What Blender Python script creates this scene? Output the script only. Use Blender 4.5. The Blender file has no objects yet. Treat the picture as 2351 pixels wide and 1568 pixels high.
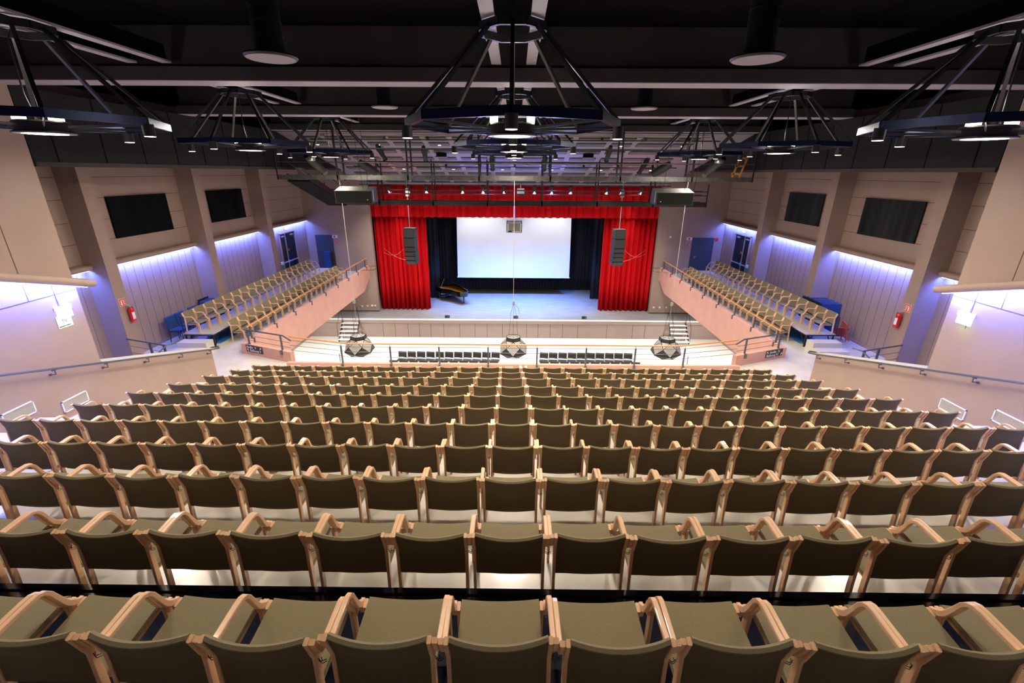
import bpy, math, random
from mathutils import Vector, Matrix
random.seed(7)
C = bpy.context.scene
COL = C.collection
PI = math.pi
H = 10.27                      # camera height over the hall floor
# ------------------------------------------------------------------ camera
cam = bpy.data.objects.new('camera', bpy.data.cameras.new('camera'))
COL.objects.link(cam)
cam.data.sensor_width = 36.0
cam.data.lens = 1038.53 / 2351 * 36
cam.data.clip_start = 0.05
cam.data.clip_end = 200
P_, YW, RL = math.radians(20.5204), math.radians(.32204), math.radians(.34218)
_r = Vector((math.cos(YW), math.sin(YW), 0)); _fh = Vector((-math.sin(YW), math.cos(YW), 0)); _z = Vector((0, 0, 1))
_f = math.cos(P_) * _fh - math.sin(P_) * _z
_u = math.sin(P_) * _fh + math.cos(P_) * _z
_r2 = math.cos(RL) * _r + math.sin(RL) * _u
_u2 = -math.sin(RL) * _r + math.cos(RL) * _u
M = Matrix((_r2, _u2, -_f)).transposed().to_4x4()
M.translation = Vector((0.049, 0, H))
cam.matrix_world = M
C.camera = cam
# ------------------------------------------------------------------ world, view, sampling helpers
w = bpy.data.worlds.new('world'); C.world = w; w.use_nodes = True
w.node_tree.nodes['Background'].inputs[0].default_value = (.75, .8, 1, 1)
w.node_tree.nodes['Background'].inputs[1].default_value = 0.0
C.view_settings.view_transform = 'Standard'; C.view_settings.look = 'None'
C.view_settings.gamma = 1.0; C.view_settings.use_curve_mapping = False
C.view_settings.exposure = 1.25
C.cycles.use_denoising = True
C.cycles.max_bounces = 6; C.cycles.diffuse_bounces = 4; C.cycles.glossy_bounces = 3
C.cycles.sample_clamp_indirect = 6.0
C.cycles.use_light_tree = True

def lamp(kind, name, loc, power, color, aim=(0, 0, -1), size=.1, sizey=None, angle=100, blend=.6, spread=None, axis=(0, 1, 0)):
    l = bpy.data.lights.new(name, kind); l.energy = power; l.color = color
    if kind == 'AREA':
        l.shape = 'RECTANGLE' if sizey else 'DISK'; l.size = size
        if sizey: l.size_y = sizey
        if spread: l.spread = math.radians(spread)
    else:
        l.shadow_soft_size = size
        if kind == 'SPOT': l.spot_size = math.radians(angle); l.spot_blend = blend
    o = bpy.data.objects.new(name, l); COL.objects.link(o); o.location = loc
    if sizey:                                   # strip lights: long side along the hall
        zz = -Vector(aim).normalized(); xx = Vector(axis).cross(zz).normalized(); yy = zz.cross(xx)
        o.rotation_euler = Matrix((xx, yy, zz)).transposed().to_euler()
    else: o.rotation_euler = Vector(aim).to_track_quat('-Z', 'Y').to_euler()
    return o

WARM = (1, .86, .70); WHITE = (1, .95, .88); BLUE = (.10, .17, 1.0)
FX = [(x, y) for y in (6.6, 11.6, 16.6) for x in (-6.25, 0, 6.25)]
RZ = H + .60                    # ring height of the ceiling fixtures
for (x, y) in FX:               # big round lamp in each ring, and its four small cylinder lamps
    lamp('AREA', 'hub_light', (x, y, RZ - .165), 60 if y < 10 else 110, WARM, size=.5)
    for dx, dy in ((0, -1.4), (1.4, 0), (0, 1.4), (-1.4, 0)):
        lamp('SPOT', 'spot_light', (x + dx, y + dy, RZ - .195), 90 if y < 10 else 150, WARM, size=.06, angle=125, blend=.9)
    lamp('POINT', 'uplight', (x, y, RZ + .25), 10, WHITE, size=.12)
REAR = [(x, 4.2) for x in (-7.5, -4.5, -1.5, 1.5, 4.5, 7.5)]
for x, y in REAR:
    lamp('SPOT', 'rear_downlight', (x, y, 12.52), 170, WARM, aim=(0, -.75, -1), size=.08, angle=85, blend=.9)
LED = [(-1, 9.5, 13.93), (-1, 14.42, 18.93), (-1, 19.42, 23.88), (-1, 24.42, 29.6)]
LED += [(1, a, b) for _, a, b in LED]
for s, a, b in LED:             # blue strips under the round ledges of the side walls
    lamp('AREA', 'strip_light', (s * 13.25, (a + b) / 2, H - 2.965), 115 * (b - a), BLUE, aim=(s * .45, 0, -1), size=.05, sizey=b - a - .1)
for s in (-1, 1):
    lamp('AREA', 'strip_light', (s * 9.20, 5.9, 7.96 + .3 * 3.7 - .115), 200, BLUE, aim=(s * .5, -.3, -1), size=.05, sizey=7.4, axis=(0, -1, .3))
for s in (-1, 1):
    for y in (16.5, 19.5, 22.5, 25.5): lamp('SPOT', 'soffit_light', (s * 11.3, y, 3.6), 230, (1, .96, .9), size=.1, angle=150, blend=.8)
def slope(y): return H + 1.42 - .2118 * (y - 19.5)
DL = [(20.9, (-8.4, -5.8, -3.2, 4.5, 7.1)), (25.3, (-5.8, -3.2, -.64, 1.94, 4.5, 7.1)), (27.6, (-8.36, -5.8, -3.2, -.63, 4.5, 7.1))]
for y, xs in DL:
    for x in xs:
        lamp('SPOT', 'downlight', (x, y, slope(y) - .16), 380, (1, .96, .90), size=.07, angle=100, blend=.8)
for x in (-5.2, -1.9, 1.9, 5.2):    # stage lighting from above the stage: blue wash and white
    lamp('SPOT', 'stage_blue', (x, 31.2, H - .9), 2600, (.07, .24, 1), aim=(-x * .05, .12, -1), size=.15, angle=62, blend=.9)
for x in (-4, 0, 4):
    lamp('SPOT', 'stage_white', (x, 31.0, H - .9), 420, (.85, .92, 1), aim=(0, .05, -1), size=.2, angle=62, blend=.9)
for x in (-3, 3):
    lamp('SPOT', 'screen_light', (x, 31.2, H - 1.0), 300, (.9, .93, 1), aim=(-x * .2, 3.0, -4.2), size=.3, angle=80, blend=.8)
lamp('SPOT', 'ceiling_bounce_fill', (-1.5, 25.2, H - 2.3), 300, (.30, .25, 1), aim=(.1, -.6, 1), size=.2, angle=130, blend=1)  # added lamps without fixtures, imitating bounce from stage floor and red curtains
lamp('SPOT', 'ceiling_bounce_fill', (2.0, 25.2, H - 2.3), 300, (.25, .28, 1), aim=(-.05, -.6, 1), size=.2, angle=130, blend=1)
for x in (-6.5, 6.5): lamp('SPOT', 'ceiling_bounce_fill', (x, 25.2, H - 2.3), 70, (1, .18, .32), aim=(0, -.5, 1), size=.2, angle=120, blend=1)
SP = [(-7.0, .5), (-5.9, 0), (-4.9, 0), (-2.9, 0), (-1.75, 0), (-.6, 0), (1.1, 0), (2.05, 0), (3.1, 0), (5.1, 0), (5.9, 0), (7.0, -.5)]
for x, a in SP:                 # profile spots on the bar in front of the curtain
    lamp('SPOT', 'profile_spot', (x, 26.35, H - 1.02), 800, (1, .86, .72), aim=(a, 3.7, -2.0), size=.05, angle=40, blend=.8)

# ------------------------------------------------------------------ materials
def mat(name, col, rough=.6, metal=0, spec=.5, noise=0, scale=8, bump=0, emit=None, estr=0, sheen=0, stretch=(1, 1, 1), col2=None, coat=0, alpha=None):
    m = bpy.data.materials.new(name); m.use_nodes = True
    nt = m.node_tree; b = nt.nodes['Principled BSDF']
    b.inputs['Base Color'].default_value = (*col, 1); b.inputs['Roughness'].default_value = rough
    b.inputs['Metallic'].default_value = metal; b.inputs['Specular IOR Level'].default_value = spec
    if coat: b.inputs['Coat Weight'].default_value = coat; b.inputs['Coat Roughness'].default_value = .05
    if sheen: b.inputs['Sheen Weight'].default_value = sheen; b.inputs['Sheen Roughness'].default_value = .4
    if emit: b.inputs['Emission Color'].default_value = (*emit, 1); b.inputs['Emission Strength'].default_value = estr
    if noise or bump:
        tc = nt.nodes.new('ShaderNodeTexCoord'); mp = nt.nodes.new('ShaderNodeMapping')
        mp.inputs['Scale'].default_value = stretch
        nz = nt.nodes.new('ShaderNodeTexNoise'); nz.inputs['Scale'].default_value = scale; nz.inputs['Detail'].default_value = 4
        nt.links.new(tc.outputs['Object'], mp.inputs[0]); nt.links.new(mp.outputs[0], nz.inputs['Vector'])
        if noise:
            cr = nt.nodes.new('ShaderNodeValToRGB')
            c2 = col2 or tuple(c * (1 - noise) for c in col)
            cr.color_ramp.elements[0].position = .32; cr.color_ramp.elements[1].position = .68
            cr.color_ramp.elements[0].color = (*c2, 1); cr.color_ramp.elements[1].color = (*(tuple(min(1, c * (1 + noise * .5)) for c in col) if not col2 else col), 1)
            nt.links.new(nz.outputs['Fac'], cr.inputs[0]); nt.links.new(cr.outputs[0], b.inputs['Base Color'])
        if bump:
            bp = nt.nodes.new('ShaderNodeBump'); bp.inputs['Strength'].default_value = bump; bp.inputs['Distance'].default_value = .01
            nt.links.new(nz.outputs['Fac'], bp.inputs['Height']); nt.links.new(bp.outputs[0], b.inputs['Normal'])
    return m
Mt = {}
Mt['wall'] = mat('wall_paint', (.345, .25, .208), .55, noise=.05, scale=1.5)
Mt['groove'] = mat('joint_dark', (.10, .07, .06), .8)
Mt['pink'] = mat('parapet_paint', (.60, .33, .26), .6, noise=.06, scale=2)
Mt['black'] = mat('black_paint', (.006, .006, .006), .8, spec=.1, noise=.2, scale=3)
Mt['ceil'] = mat('ceiling_black', (.003, .003, .003), .95, spec=.05, noise=.3, scale=1)
Mt['bulk'] = mat('bulkhead_board', (.013, .013, .012), .7, spec=.2, noise=.25, scale=1.2)
Mt['beam'] = mat('beam_paint', (.038, .032, .03), .7, spec=.2, noise=.2, scale=2)
Mt['rail'] = mat('ceiling_rail_paint', (.30, .28, .32), .6, noise=.08, scale=3)
Mt['steel'] = mat('dark_steel', (.035, .035, .037), .35, metal=.6, noise=.1, scale=20)
Mt['gsteel'] = mat('galvanised_steel', (.085, .085, .08), .42, metal=.5, noise=.35, scale=5, stretch=(1, .2, 1))
Mt['alu'] = mat('light_alloy', (.62, .62, .6), .35, metal=.8)
Mt['floor'] = mat('pale_vinyl', (.60, .565, .49), .28, noise=.10, scale=2.5, bump=.03, coat=.2)
Mt['hall'] = mat('hall_vinyl', (.72, .70, .66), .35, noise=.05, scale=.8)
Mt['stage'] = mat('stage_board', (.26, .26, .27), .45, noise=.18, scale=2.5, stretch=(.4, 2, 1))
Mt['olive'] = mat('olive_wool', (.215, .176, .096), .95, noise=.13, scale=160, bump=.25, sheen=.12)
Mt['olive_shaded'] = mat('olive_wool_shaded', (.128, .100, .050), .95, noise=.13, scale=160, bump=.2)  # olive wool darkened: shade on the chair backs is put into the colour
Mt['wood'] = mat('beech', (.80, .505, .295), .34, noise=.12, scale=14, stretch=(8, 1, 1), coat=.25)
Mt['wrail'] = mat('oak_handrail', (.62, .25, .07), .35, noise=.12, scale=20, stretch=(1, 8, 1))
Mt['red'] = mat('red_velvet', (.56, .007, .010), .9, noise=.1, scale=30, spec=.05)
Mt['navy'] = mat('black_drape', (.008, .012, .020), .95, noise=.3, scale=6, sheen=.15)
Mt['screen'] = mat('projection_cloth', (.88, .88, .9), .8)
Mt['grey'] = mat('rail_grey', (.11, .12, .14), .3, metal=.5)
Mt['pad'] = mat('panel_black', (.008, .009, .010), .95, spec=.05, noise=.4, scale=2.0, stretch=(1, 1, .15), col2=(.004, .0045, .005))
Mt['padr'] = mat('panel_charcoal', (.030, .033, .035), .9, spec=.1, noise=.5, scale=2.2, stretch=(1, 1.6, .12), col2=(.012, .013, .014))
Mt['emit'] = mat('lamp_lens', (1, 1, 1), .5, emit=(1, .93, .82), estr=6)
Mt['emits'] = mat('lamp_lens_small', (1, 1, 1), .5, emit=(1, .88, .70), estr=7)
Mt['dl'] = mat('downlight_lens', (1, 1, 1), .5, emit=(1, .97, .92), estr=25)
Mt['led'] = mat('led_strip', (1, 1, 1), .5, emit=(.5, .6, 1), estr=3)
Mt['exit'] = mat('exit_light', (1, 1, 1), .5, emit=(.75, 1, .93), estr=.9)
Mt['white'] = mat('white_paint', (.8, .8, .78), .5)
Mt['offwhite'] = mat('plinth_board', (.60, .57, .50), .5, noise=.06, scale=3)
Mt['sign'] = mat('sign_black', (.016, .015, .014), .4)
Mt['signred'] = mat('sign_red', (.75, .05, .02), .4)
Mt['redm'] = mat('extinguisher_red', (.75, .01, .012), .25, coat=.5)
Mt['rubber'] = mat('black_rubber', (.01, .01, .01), .6)
Mt['bluef'] = mat('blue_wool', (.008, .055, .17), .9, noise=.15, scale=60, sheen=.2)
Mt['char'] = mat('charcoal_shell', (.032, .034, .036), .5, noise=.1, scale=30)
Mt['slate'] = mat('lamp_slate', (.30, .30, .28), .5, noise=.1, scale=4)
Mt['slated'] = mat('lamp_slate_dark', (.035, .036, .032), .5)
Mt['piano'] = mat('piano_black', (.004, .004, .005), .06, coat=1)
Mt['lid'] = mat('piano_lid_sheen', (.015, .018, .03), .18, coat=1, metal=.3)  # piano black made lighter and bluer, so the stage sheen is in the colour
Mt['green'] = mat('green_plastic', (.02, .30, .18), .4)
Mt['gold'] = mat('piano_plate', (.75, .28, .04), .35, metal=.3, noise=.2, scale=12)
Mt['brass'] = mat('brass', (.8, .6, .3), .25, metal=1)
Mt['panel'] = mat('ceiling_panel', (.19, .165, .19), .8, noise=.04, scale=1)
Mt['panelg'] = mat('ceiling_panel_grey', (.07, .072, .08), .8, noise=.05, scale=1)
Mt['tray'] = mat('cable_tray', (.24, .16, .095), .6, noise=.3, scale=6)
Mt['spk'] = mat('loudspeaker_paint', (.011, .0115, .010), .6, noise=.1, scale=4)
Mt['grille'] = mat('loudspeaker_grille', (.008, .0085, .0075), .8, spec=.2)
Mt['door'] = mat('door_slate', (.045, .055, .075), .45)
Mt['glass'] = mat('door_glass', (.02, .022, .026), .08, spec=.6)
Mt['redw'] = mat('red_stool_paint', (.50, .09, .03), .5)
Mt['reds'] = mat('red_seat', (.42, .06, .06), .6)
Mt['ladder'] = mat('ladder_yellow', (.55, .27, .06), .5)
Mt['deck'] = mat('platform_deck', (.50, .47, .43), .4, noise=.05, scale=3)
Mt['blueunder'] = mat('blue_plinth', (.02, .20, .55), .6)
Mt['nosing'] = mat('step_nosing', (.012, .014, .03), .15, coat=.6)
Mt['panelf'] = mat('stage_front_board', (.34, .255, .225), .55, noise=.04, scale=2)
Mt['cable'] = mat('pale_cable', (.45, .42, .38), .5)
Mt['bluesheen'] = mat('blue_sheen_steel', (.006, .012, .05), .25, metal=.5)  # black ring steel tinted navy; its blue sheen is in the base colour

# ------------------------------------------------------------------ geometry helpers
class MB:
    def __init__(s): s.v = []; s.f = []; s.mi = []; s.cm = 0
    def add(s, vs, fs):
        n = len(s.v); s.v += [tuple(p) for p in vs]; s.f += [tuple(i + n for i in f) for f in fs]; s.mi += [s.cm] * len(fs); return s
    def box(s, x0, x1, y0, y1, z0, z1):
        x0, x1 = min(x0, x1), max(x0, x1); y0, y1 = min(y0, y1), max(y0, y1); z0, z1 = min(z0, z1), max(z0, z1)
        return s.add([(x0, y0, z0), (x1, y0, z0), (x1, y1, z0), (x0, y1, z0), (x0, y0, z1), (x1, y0, z1), (x1, y1, z1), (x0, y1, z1)],
                     [(0, 3, 2, 1), (4, 5, 6, 7), (0, 1, 5, 4), (1, 2, 6, 5), (2, 3, 7, 6), (3, 0, 4, 7)])
    def obox(s, c, ax, ay, az):   # oriented box: centre and half axes
        c, ax, ay, az = map(Vector, (c, ax, ay, az)); vs = []
        for k in (-1, 1):
            for i, j in ((-1, -1), (1, -1), (1, 1), (-1, 1)): vs.append(c + i * ax + j * ay + k * az)
        return s.add(vs, [(0, 3, 2, 1), (4, 5, 6, 7), (0, 1, 5, 4), (1, 2, 6, 5), (2, 3, 7, 6), (3, 0, 4, 7)])
    def prism(s, pts, a, b, axis='x'):   # polygon pts in the other two axes, extruded a..b
        n = len(pts)
        def P(p, t): return (t, p[0], p[1]) if axis == 'x' else ((p[0], t, p[1]) if axis == 'y' else (p[0], p[1], t))
        vs = [P(p, a) for p in pts] + [P(p, b) for p in pts]
        fs = [tuple(range(n))[::-1], tuple(range(n, 2 * n))] + [(i, (i + 1) % n, n + (i + 1) % n, n + i) for i in range(n)]
        return s.add(vs, fs)
    def bar(s, a, b, wx, wy=None, up=(0, 0, 1), n=4, rot=PI / 4):
        a, b = Vector(a), Vector(b); wy = wy or wx; d = (b - a)
        if d.length < 1e-6: return s
        d.normalize(); upv = Vector(up)
        if abs(d.dot(upv)) > .95: upv = Vector((0, 1, 0))
        e1 = d.cross(upv).normalized(); e2 = e1.cross(d)
        k = 1 / math.cos(PI / n) if n == 4 else 1
        ring = [(math.cos(rot + 2 * PI * i / n) * k, math.sin(rot + 2 * PI * i / n) * k) for i in range(n)]
        vs = [a + e1 * (c * wx / 2) + e2 * (q * wy / 2) for c, q in ring] + [b + e1 * (c * wx / 2) + e2 * (q * wy / 2) for c, q in ring]
        fs = [tuple(range(n)), tuple(range(n, 2 * n))[::-1]] + [(i, i + n, (i + 1) % n + n, (i + 1) % n) for i in range(n)]
        return s.add(vs, fs)
    def tube(s, pts, r, n=8, caps=True):
        pts = [Vector(p) for p in pts]; m = len(pts); rings = []
        prev = None
        for i, p in enumerate(pts):
            d = (pts[min(i + 1, m - 1)] - pts[max(i - 1, 0)]).normalized()
            ref = prev if prev is not None else (Vector((0, 0, 1)) if abs(d.z) < .9 else Vector((1, 0, 0)))
            e1 = (ref - d * ref.dot(d)).normalized(); prev = e1; e2 = d.cross(e1)
            rr = r[i] if isinstance(r, (list, tuple)) else r
            rings.append([p + e1 * rr * math.cos(2 * PI * k / n) + e2 * rr * math.sin(2 * PI * k / n) for k in range(n)])
        vs = [q for rg in rings for q in rg]; fs = []
        for i in range(m - 1):
            for k in range(n): fs.append((i * n + k, i * n + (k + 1) % n, (i + 1) * n + (k + 1) % n, (i + 1) * n + k))
        if caps: fs += [tuple(range(n))[::-1], tuple((m - 1) * n + k for k in range(n))]
        return s.add(vs, fs)
    def cyl(s, c, r, h, n=20, r2=None):
        r2 = r if r2 is None else r2; x, y, z = c
        vs = [(x + r * math.cos(2 * PI * k / n), y + r * math.sin(2 * PI * k / n), z) for k in range(n)]
        vs += [(x + r2 * math.cos(2 * PI * k / n), y + r2 * math.sin(2 * PI * k / n), z + h) for k in range(n)]
        return s.add(vs, [tuple(range(n))[::-1], tuple(range(n, 2 * n))] + [(k, (k + 1) % n, (k + 1) % n + n, k + n) for k in range(n)])
    def lathe(s, c, prof, n=24):
        x, y, z = c; m = len(prof); vs = []
        for r, h in prof: vs += [(x + r * math.cos(2 * PI * k / n), y + r * math.sin(2 * PI * k / n), z + h) for k in range(n)]
        fs = [(i * n + k, i * n + (k + 1) % n, (i + 1) * n + (k + 1) % n, (i + 1) * n + k) for i in range(m - 1) for k in range(n)]
        return s.add(vs, fs + [tuple(range(n))[::-1], tuple((m - 1) * n + k for k in range(n))])
    def strip(s, path, width, thick, x, cham=.004):   # flat laminated strip swept in the y-z plane at x, chamfered
        n = len(path); L = []
        for i in range(n):
            a = Vector(path[max(i - 1, 0)]); b = Vector(path[min(i + 1, n - 1)]); t = (b - a).normalized()
            th = thick[i] if isinstance(thick, (list, tuple)) else thick
            L.append((Vector(path[i]), Vector((-t.y, t.x)), th / 2))
        hw = width / 2; c = cham; vs = []
        for p, nn, ht in L:
            for u, q in ((-hw, -ht + c), (-hw, ht - c), (-hw + c, ht), (hw - c, ht), (hw, ht - c), (hw, -ht + c), (hw - c, -ht), (-hw + c, -ht)):
                w_ = p + nn * q; vs.append((x + u, w_.x, w_.y))
        fs = [(i * 8 + k, i * 8 + (k + 1) % 8, (i + 1) * 8 + (k + 1) % 8, (i + 1) * 8 + k) for i in range(n - 1) for k in range(8)]
        fs += [tuple(range(8))[::-1], tuple((n - 1) * 8 + k for k in range(8))]
        return s.add(vs, fs)
    def mesh(s, name, mats, smooth=False):
        me = bpy.data.meshes.new(name); me.from_pydata(s.v, [], s.f)
        if not isinstance(mats, (list, tuple)): mats = [mats]
        for m in mats: me.materials.append(Mt[m])
        if len(mats) > 1: me.polygons.foreach_set('material_index', s.mi)
        me.update(); me.validate()
        import bmesh
        bm = bmesh.new(); bm.from_mesh(me); bmesh.ops.recalc_face_normals(bm, faces=bm.faces); bm.to_mesh(me); bm.free()
        if smooth:
            me.polygons.foreach_set('use_smooth', [True] * len(me.polygons))
            try: me.set_sharp_from_angle(angle=math.radians(40))
            except Exception: pass
        return me
    def build(s, name, mats, parent=None, smooth=False, loc=None):
        o = bpy.data.objects.new(name, s.mesh(name, mats, smooth)); COL.objects.link(o)
        if parent: o.parent = parent
        if loc: o.location = loc
        return o

def tag(o, label=None, cat=None, group=None, kind=None):
    if label: o['label'] = label
    if cat: o['category'] = cat
    if group: o['group'] = group
    if kind: o['kind'] = kind
    return o
def empty(name, loc, rz=0):
    o = bpy.data.objects.new(name, None); COL.objects.link(o); o.location = loc; o.rotation_euler = (0, 0, rz); o.empty_display_size = .1
    return o
def copy_tree(o, skip=()):
    c = o.copy(); COL.objects.link(c)
    for ch in KIDS[o.name]:
        if ch['tagname'] in skip if 'tagname' in ch else False: continue
        d = ch.copy(); COL.objects.link(d); d.parent = c
        for g in KIDS.get(ch.name, []):
            e = g.copy(); COL.objects.link(e); e.parent = d
    return c
KIDS = {}
def kids(root):
    KIDS[root.name] = [c for c in bpy.data.objects if c.parent == root]
    for c in KIDS[root.name]: KIDS[c.name] = [g for g in bpy.data.objects if g.parent == c]
def struct(name, mb, m, smooth=False):
    return tag(mb.build(name, m, None, smooth), kind='structure')
def text_mesh(txt, size, name, m, parent, loc, rx, ry=None, depth=.002, align='LEFT'):
    cu = bpy.data.curves.new(name, 'FONT'); cu.body = txt; cu.size = size; cu.extrude = depth; cu.align_x = align
    t = bpy.data.objects.new(name + '_t', cu); COL.objects.link(t)
    dg = bpy.context.evaluated_depsgraph_get(); dg.update()
    me = bpy.data.meshes.new_from_object(t.evaluated_get(dg)); me.name = name
    COL.objects.unlink(t); bpy.data.objects.remove(t)
    me.materials.clear(); me.materials.append(Mt[m])
    o = bpy.data.objects.new(name, me); COL.objects.link(o); o.parent = parent; o.location = loc; o.rotation_euler = rx
    return o
ORD = ['zeroth', 'first', 'second', 'third', 'fourth', 'fifth', 'sixth', 'seventh', 'eighth', 'ninth', 'tenth', 'eleventh', 'twelfth',
       'thirteenth', 'fourteenth', 'fifteenth', 'sixteenth', 'seventeenth', 'eighteenth', 'nineteenth']
SIDE = {-1: 'left', 1: 'right'}

# ------------------------------------------------------------------ room shell
ZK = 4.07                                          # gallery / landing / balcony floor
ZA = [8.05 - .318 * i - .80 for i in range(11)]     # tread heights of the eleven rows
YT = [1.62, 2.66, 3.74, 4.79, 5.86, 6.92, 7.99, 9.05, 10.15, 11.19, 12.24]   # where the chair tops are
struct('floor_hall', MB().box(-13.6, 13.6, 12.5, 28.2, -.2, 0), 'hall')
fb = MB()
for i in range(11):                                 # stepped seating floor
    y0 = YT[i] - .18 if i else -4
    y1 = (YT[i + 1] - .18) if i < 10 else 14.15
    z = ZA[i] if i < 10 else ZK
    fb.box(-9.35, 9.35, y0, y1, z - .35, z)
struct('floor_seating', fb, 'floor')
for s in (-1, 1):
    b = MB()
    pts = [(s * 9.35, 9.0), (s * 13.43, 9.0), (s * 13.43, 29.7), (s * 9.62, 29.7), (s * 9.62, 15.08), (s * 7.62, 14.32), (s * 7.5, 14.15), (s * 9.35, 14.15)]
    if s > 0: pts = pts[::-1]
    b.prism(pts, ZK - .3, ZK, 'z')
    struct('floor_balcony_' + SIDE[s], b, 'floor')
nb = MB()                                           # dark glossy step nosing between the two nearest rows
nb.box(-9.3, 9.3, YT[1] - .82, YT[1] - .10, ZA[0] - .02, ZA[0] + .006)
nb.box(-9.3, 9.3, YT[1] - .12, YT[1] - .07, ZA[0] - .07, ZA[0] + .022)
struct('trim_1', nb, 'nosing')
st = MB()                                           # aisle steps along the low walls
for s in (-1, 1):
    for i in range(4, 11):
        st.box(s * 8.35, s * 9.33, YT[i] - .72, YT[i] - .18, ZA[i] - .1, ZA[i] + .16)
struct('floor_steps', st, 'floor')
sn = MB()
for s in (-1, 1):
    for i in range(4, 11):
        sn.box(s * 9.30, s * 9.345, YT[i] - .75, YT[i] - .25, ZA[i] + .16, ZA[i] + .20)
struct('trim_2', sn, 'nosing')
struct('wall_back', MB().box(-13.6, 13.6, -4.2, -4, 0, 12.8), 'wall')
# near side walls and the low stair walls
for s in (-1, 1):
    wb = MB().box(s * 9.35, s * 9.6, -4, 9.40, 3, 12.7)
    wb.prism([(9.40, 3.5), (12.98, 3.5), (12.98, 5.08), (9.40, 6.17)], s * 9.35, s * 9.6, 'x')
    struct('wall_side_' + SIDE[s], wb, 'wall')
    cap = MB(); cap.prism([(9.40, 6.17), (13.0, 5.08), (13.0, 5.11), (9.40, 6.20)], s * 9.33, s * 9.72, 'x')
    struct('trim_wallcap_' + SIDE[s], cap, 'offwhite')
    g = MB()
    g.box(s * 9.346, s * 9.35, 3.0, 9.38, 7.865, 7.88)
    for y in (8.39, 6.9, 5.4): g.box(s * 9.346, s * 9.35, y - .008, y + .008, 8.3, 12)
    for y in (8.91, 8.39, 7.6): g.box(s * 9.346, s * 9.35, y - .006, y + .006, 7.3 if y > 8.5 else 7.88, 8.2)
    struct('trim_joint_' + SIDE[s], g, 'groove')
    # side wall of the balcony with pillars
    wb = MB().box(s * 13.43, s * 13.6, 9.0, 29.9, 0, 12.7)
    struct('wall_balcony_' + SIDE[s], wb, 'wall')
    for k, y in enumerate((13.95, 18.95, 23.92)):
        struct('wall_pillar_%s_%d' % (SIDE[s], k + 1), MB().box(s * 12.74, s * 13.43, y, y + .45, ZK, 10.4), 'wall')
    g = MB()
    for a, b_ in ((9.2, 13.95), (14.4, 18.95), (19.4, 23.92), (24.37, 29.7)):
        for z in (10.05, 9.42, 8.75, 8.11): g.box(s * 13.424, s * 13.43, a, b_, z - .008, z + .008)
        y = a + .25
        while y < b_:
            if not (26.0 < y < 28.0): g.box(s * 13.426, s * 13.43, y - .005, y + .005, ZK + .1, 7.2)
            y += .38
    struct('trim_boards_' + SIDE[s], g, 'groove')
    struct('baseboard_' + SIDE[s], MB().box(s * 13.40, s * 13.43, 9.1, 29.7, ZK, ZK + .09), 'wall')
    # dark bulkhead above the balcony
    bk = MB().box(s * 9.35, s * 9.5, 9.42, 29.7, H + .13, H + 1.46)
    struct('wall_bulkhead_' + SIDE[s], bk, 'bulk')
    bt = MB().box(s * 9.31, s * 9.5, 9.42, 29.7, H + .05, H + .14)
    struct('trim_bulkhead_' + SIDE[s], bt, 'beam')
    g = MB()
    for y in [9.4 + .55 + 1.18 * k for k in range(9)]: g.box(s * 9.34, s * 9.35, y - .012, y + .012, H + .14, H + 1.46)
    struct('trim_seams_' + SIDE[s], g, 'black')
    struct('ceiling_side_' + SIDE[s], MB().box(s * 9.4, s * 13.5, 9.0, 29.8, H + .10, H + .2), 'black')
    # inner parapet of the side balcony (pink)
    pb = MB()
    pb.prism([(15.08, 3.05), (27.4, 3.05), (28.3, 3.05), (29.3, 3.55), (29.7, 3.55), (29.7, 4.46), (15.08, 4.46)], s * 9.59, s * 9.76, 'x')
    struct('wall_parapet_' + SIDE[s], pb, 'pink')
    A = Vector((s * 9.59, 15.08, 0)); B = Vector((s * 7.62, 14.30, 0)); d = (B - A).normalized(); nrm = Vector((-d.y, d.x, 0)) * (1 if s < 0 else -1)
    pb = MB(); mid = (A + B) / 2 + nrm * .08; pb.obox((mid.x, mid.y, 4.0), d * (B - A).length / 2, nrm * .08, (0, 0, .46))
    o = struct('wall_parapet_end_' + SIDE[s], pb, 'pink')
    pb = MB(); q = mid - nrm * .085; pb.obox((q.x, q.y, ZK + .045), d * ((B - A).length / 2), nrm * .012, (0, 0, .045))
    struct('baseboard_parapet_' + SIDE[s], pb, 'pink')
struct('trim_kerb', MB().box(-7.62, 7.62, 13.95, 14.08, 3.6, 4.22), 'pink')
# proscenium wall
pw = MB()
for s in (-1, 1): pw.box(s * 9.2, s * 13.6, 29.7, 30.0, 0, 12.7)
pw.box(-9.2, 9.2, 29.7, 30.0, H - .75, 12.7)
struct('wall_front', pw, 'wall')
struct('wall_stage_back', MB().box(-12, 12, 37.2, 37.4, 0, 12.7).box(-12, -11.8, 30, 37.3, 0, 12.7).box(11.8, 12, 30, 37.3, 0, 12.7), 'black')
struct('ceiling_stage', MB().box(-12, 12, 30, 37.4, H + 1.2, H + 1.4), 'black')
struct('floor_stage', MB().box(-13.43, 13.43, 28.1, 37.3, 1.05, 1.27), 'stage')
struct('trim_stage_edge', MB().box(-13.43, 13.43, 28.02, 28.1, 1.21, 1.285), 'white')
struct('trim_stage_lip', MB().box(-13.43, 13.43, 28.04, 28.1, 1.0, 1.21), 'panelf')
struct('wall_stage_front', MB().box(-13.43, 13.43, 28.12, 28.25, 0, 1.05), 'panelf')
g = MB()
xs = [-8.6, -7.8, -6.95, -6.2, -5.45, -4.6, -3.55, -2.55, -1.75, -.75, .85, 1.6, 2.4, 3.2, 4.2, 6.1, 7.8, 8.6]
for x in xs: g.box(x - .012, x + .012, 28.112, 28.12, .02, .98)
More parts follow.
